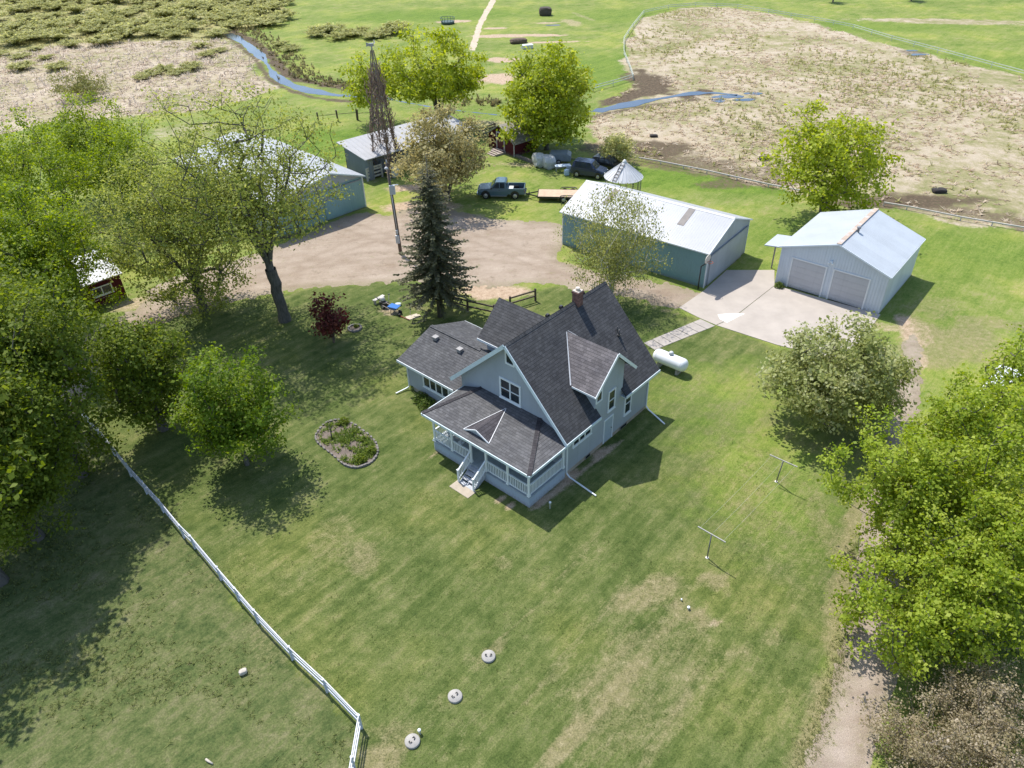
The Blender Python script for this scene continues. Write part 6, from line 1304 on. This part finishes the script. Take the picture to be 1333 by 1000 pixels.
for _ in range(6000):
    px, py = rs_.uniform(-40, 372), rs_.uniform(-6, 96)
    lim = 92 if px < 85 else (62 if px < 150 else (50 if px < 230 else 48))
    if px > 300 and py > 38: continue
    if py > lim: continue
    if 40 < px < 120 and 30 > py > 8 and rs_.random() < .5: continue
    w_ = 19+py*.16
    if all(((px-a)/w_)**2+((py-b)/(w_*.42))**2 > 1 for a, b in P_px): P_px.append((px, py))
P_px += [(412,48),(428,44),(440,52),(456,47),(470,44),(486,50),(500,46),(515,42),(365,60),(378,66),(196,98),(215,92),(232,96),(250,90),(270,74),(285,68),(262,62),(185,104),(345,14),(356,6),(300,30)]
for i, (px, py) in enumerate(P_px):
    x, y = G(px, py); p = protos[i % 6]
    o = p if i < 6 else p.copy()
    if i >= 6: COL.objects.link(o)
    s = (.95+.55*rs_.random())*(1.15 if py < 60 else .62)*(.8 if px > 395 else 1); o.location = (x, y, -.05); o.scale = (s*1.45, s*1.3, s*(.5+.28*rs_.random())); o.rotation_euler = (0, 0, rs_.random()*6.28)
    tag(o, 'grey green willow shrub in the wet meadow of the upper left' if px < 395 else 'grey green willow shrub in the short row left of the pale tree tops', 'shrub', 'willow shrubs of the wet meadow' if px < 395 else 'willow shrubs in the pasture row')
loc, R = at_crown(103, 108, 2.2, 34); grow('shrub', 'pale yellow green shrub alone on the dry left marsh', 'shrub', loc, 4.8, 2.2, R, leafmat('pale_willow', (.16, .17, .04), (.27, .275, .075), (.38, .37, .14), .35), TWIG, 110, 3600, .3, .4, .4, .08, .014, 2.2, stems=6, spread=.5, seed=90, low=.9)
# beds and small plants
def bush(px, py, w_, h, lm, lab, seed, n=420, name='bush', ls=.11):
    x, y = G(px, py); r = np.random.default_rng(seed); d = unit(r.normal(size=(n, 3))); d[:, 2] = abs(d[:, 2]); C = d*(r.random((n, 1))**.4)*np.array([w_, w_, h]); C[:, 2] += .03
    V, F_, T = leaves(r, C, np.clip(.5+r.normal(size=n)*.22, 0, 1), ls, .6, d, .6); o = raw_mesh(name, V, F_, LM[lm], attrs={'tint': ('FACE', T)}); o.location = (x, y, 0); return tag(o, lab, 'bush')
bush(484, 590, .38, .5, 'dark', 'dark green bush at the right end of the kidney flower bed', 1); bush(470, 600, .42, .5, 'dark', 'dark green bush at the near edge of the kidney flower bed', 2); bush(448, 552, .42, .5, 'dark', 'dark green bush at the far edge of the kidney flower bed', 3)
bush(548, 522, .6, .7, 'shrub', 'low green bush under the side room windows, nearer its corner', 4, 700); bush(556, 530, .7, .75, 'shrub', 'green bush tucked between side room wall and porch roof', 5, 800); bush(1014, 374.5, .42, .5, 'shrub', 'small green bush at the front corner of the white garage', 6, 500); bush(464, 426, .22, .3, 'dark', 'young green plant inside the small stone ring', 7, 160)
bush(541, 505, .4, .6, 'dark', 'dark shrub at the far left corner of the side room', 8, 500)
x, y = G(432, 572); o = thing('sapling', 'dark bare sapling at the left of the kidney flower bed', 'sapling', (x, y)); MB().tube([(0, 0, -.05), (.03, .02, .6), (-.02, .05, 1.2)], [.05, .04, .015], 8).build('trunk', BARK, o); MB().tube([(.02, .02, .7), (.2, .1, 1.1)], [.02, .008], 5).build('branch', BARK, o)
# ------------------------------------------------------------------ grass and reeds nobody could count
def tufts(name, XY, hgt, wdt, nb, mat, seed, lean=.5, tintn=.2, base=.5, z=-.02):
    r = np.random.default_rng(seed); n = len(XY)*nb; p = np.repeat(XY, nb, 0); hs = np.repeat(hgt*(.5+r.random(len(XY))), nb)*(.6+.7*r.random(n))
    a = r.random(n)*6.28; ln = lean*(.3+r.random(n)); d = np.stack([np.cos(a)*ln*hs, np.sin(a)*ln*hs, hs*np.sqrt(np.maximum(.05, 1-np.minimum(ln, .97)**2))], 1)
    b0 = np.concatenate([p+r.normal(size=(n, 2))*hgt*.18, np.full((n, 1), z)], 1); s_ = np.stack([-np.sin(a), np.cos(a), np.zeros(n)], 1)*(wdt*(.6+.8*r.random(n)))[:, None]
    mid = b0+d*.55+np.array([0, 0, .06])*hs[:, None]
    V = np.stack([b0-s_*.5, b0+s_*.5, mid+s_*.45, b0+d, mid-s_*.45], 1).reshape(-1, 3); F_ = np.arange(n*5).reshape(n, 5)
    T = np.clip(base+np.repeat(r.normal(size=len(XY)), nb)*tintn+r.normal(size=n)*.1, 0, 1)
    o = raw_mesh(name, V, F_, mat, attrs={'tint': ('FACE', T)}); return tag(o, kind='stuff')
def scatter(poly, n, seed, dens=None, frame=True):
    r = np.random.default_rng(seed); P = np.array(poly); lo, hi = P.min(0), P.max(0); out = []
    X = lo[0]+r.random(n*3)*(hi[0]-lo[0]); Y = lo[1]+r.random(n*3)*(hi[1]-lo[1]); ok = sdf_poly(X, Y, poly) > .1
    if dens is not None: ok &= r.random(len(X)) < dens(X, Y)
    return np.stack([X[ok], Y[ok]], 1)[:n]
RGRASS = leafmat('rough_grass_blade', (.17, .22, .07), (.27, .31, .115), (.40, .38, .21), .6); REED = leafmat('dead_reed', (.40, .33, .22), (.60, .51, .38), (.70, .63, .51), .55); SEDGE = leafmat('sedge_blade', (.25, .265, .09), (.38, .38, .155), (.50, .47, .26), .5)
RP = [p for p in GP([(-30,640),(60,590),(120,575),(171,628),(213,675),(252,722),(288,764),(336,820),(381,868),(426,910),(466,952),(458,1020),(-30,1020)])]
XY = scatter(RP, 2600, 5, lambda X, Y: np.clip((fbm(X*.3, Y*.3, 4)-.42)*4, 0.02, 1)); o = tufts('rough_grass', XY, .13, .022, 9, RGRASS, 6, 1.15, .12, .40); tag(o, 'rough unmown grass left of the white fence', 'grass')
def md(X, Y): return np.clip((fbm(X*.12, Y*.12, 31, 4)-.30)*3.2, .06, 1)
def nowet(X, Y): return (dist_line(X, Y, STREAM) > 2.1)*(sdf_poly(X, Y, MUD) < -.8+2*fbm(X*.4, Y*.4, 7))
big = [p for p in MARSH_R]; XY = scatter(big, 5500, 9, lambda X, Y: md(X, Y)*nowet(X, Y)*(1-np.clip(fbm(X*.07, Y*.07, 77, 3)*2.2-.75, 0, .8))); o = tufts('reeds', XY, .34, .12, 7, REED, 10, 1.5, .18, .55); tag(o, 'matted straw coloured dead reeds covering the right marsh', 'reeds')
XY = scatter(big, 3500, 12, lambda X, Y: np.clip((fbm(X*.09, Y*.09, 55, 4)-.42)*4, 0, 1)*nowet(X, Y)); o = tufts('sedge', XY, .4, .12, 6, SEDGE, 13, 1.1, .2, .5); tag(o, 'green sedge tussocks scattered among the dead reeds', 'sedge')
XY = scatter([p for p in MARSH_L], 3500, 15, lambda X, Y: np.clip(.35+.9*fbm(X*.1, Y*.1, 3), 0, 1)*nowet(X, Y)); o = tufts('reeds', XY, .6, .12, 5, leafmat('grey_reed', (.40, .335, .26), (.56, .49, .40), (.68, .62, .53), .5), 16, 1.3, .2, .5); tag(o, 'greyish flattened dead reeds of the left marsh', 'reeds')
XY = scatter([p for p in SHRUBLAND], 7000, 18, lambda X, Y: np.clip(.3+.9*fbm(X*.1, Y*.1, 13), 0, 1)); o = tufts('sedge', XY, .5, .12, 5, leafmat('meadow_blade', (.18, .18, .06), (.30, .285, .115), (.42, .38, .2), .45), 19, 1.1, .2, .5); tag(o, 'tawny meadow grass between the willow shrubs', 'sedge')
bank = np.array(STREAM)[:40]; r = np.random.default_rng(23); q = bank[r.integers(0, len(bank), 650)]+r.normal(size=(650, 2))*[1.6, .9]+np.array([2.6, 4.2]); o = tufts('bank_sedge', q, .5, .14, 7, leafmat('dark_sedge', (.11, .10, .05), (.21, .195, .085), (.34, .31, .15), .45), 24, .8, .25, .42, 0); tag(o, 'dark tussocks along the far bank of the left stream', 'sedge')
bp = [p for p in ED]; XY = scatter([(a*.96+G(452,580)[0]*.04, c*.96+G(452,580)[1]*.04) for a, c in bp], 420, 25, lambda X, Y: np.clip((fbm(X*1.1, Y*1.1, 9)-.36)*5, 0, 1)); o = tufts('ground_cover', XY, .22, .05, 8, leafmat('bed_leaf', (.09, .15, .03), (.18, .26, .05), (.30, .36, .10), .45), 26, .9, .2, .5, .04); tag(o, 'fresh green leaves filling the kidney shaped flower bed', 'plants')
LGRASS = leafmat('lawn_blade', (.075, .11, .025), (.125, .16, .045), (.20, .215, .085), .4)
XY = scatter([p for p in GP([(255,700),(330,620),(560,640),(690,690),(800,640),(900,560),(1000,560),(1080,640),(1090,780),(1060,930),(1035,1020),(485,1020),(478,950),(340,812)])], 16000, 30, lambda X, Y: np.clip((fbm(X*.9, Y*.9, 41, 4)-.40)*4, .03, 1)); o = tufts('lawn_grass', XY, .055, .016, 9, LGRASS, 31, 1.3, .16, .5); tag(o, 'short tufts and clover standing in the mown lawn', 'grass')
lp = np.array([G(*p) for p in [(1042,1000),(1068,940),(1086,885),(1098,840),(1108,770),(1116,700)]]); r = np.random.default_rng(52); tt = r.random(1100)*(len(lp)-1.001); ii = tt.astype(int); q = lp[ii]+(lp[ii+1]-lp[ii])*(tt-ii)[:, None]+r.normal(size=(1100, 2))*.28; o = tufts('verge_grass', q, .10, .02, 9, RGRASS, 53, 1.1, .2, .62); tag(o, 'ragged pale grass along the left edge of the lane', 'grass')
EP = [p for p in GP([(1150,640),(1200,640),(1333,640),(1400,760),(1400,1050),(1145,1050),(1165,930),(1185,850),(1196,760)])]; XY = scatter(EP, 2600, 27); o = tufts('verge_grass', XY, .2, .035, 6, RGRASS, 28, .7, .25, .5); tag(o, 'long grass under the maples on the right verge', 'grass')
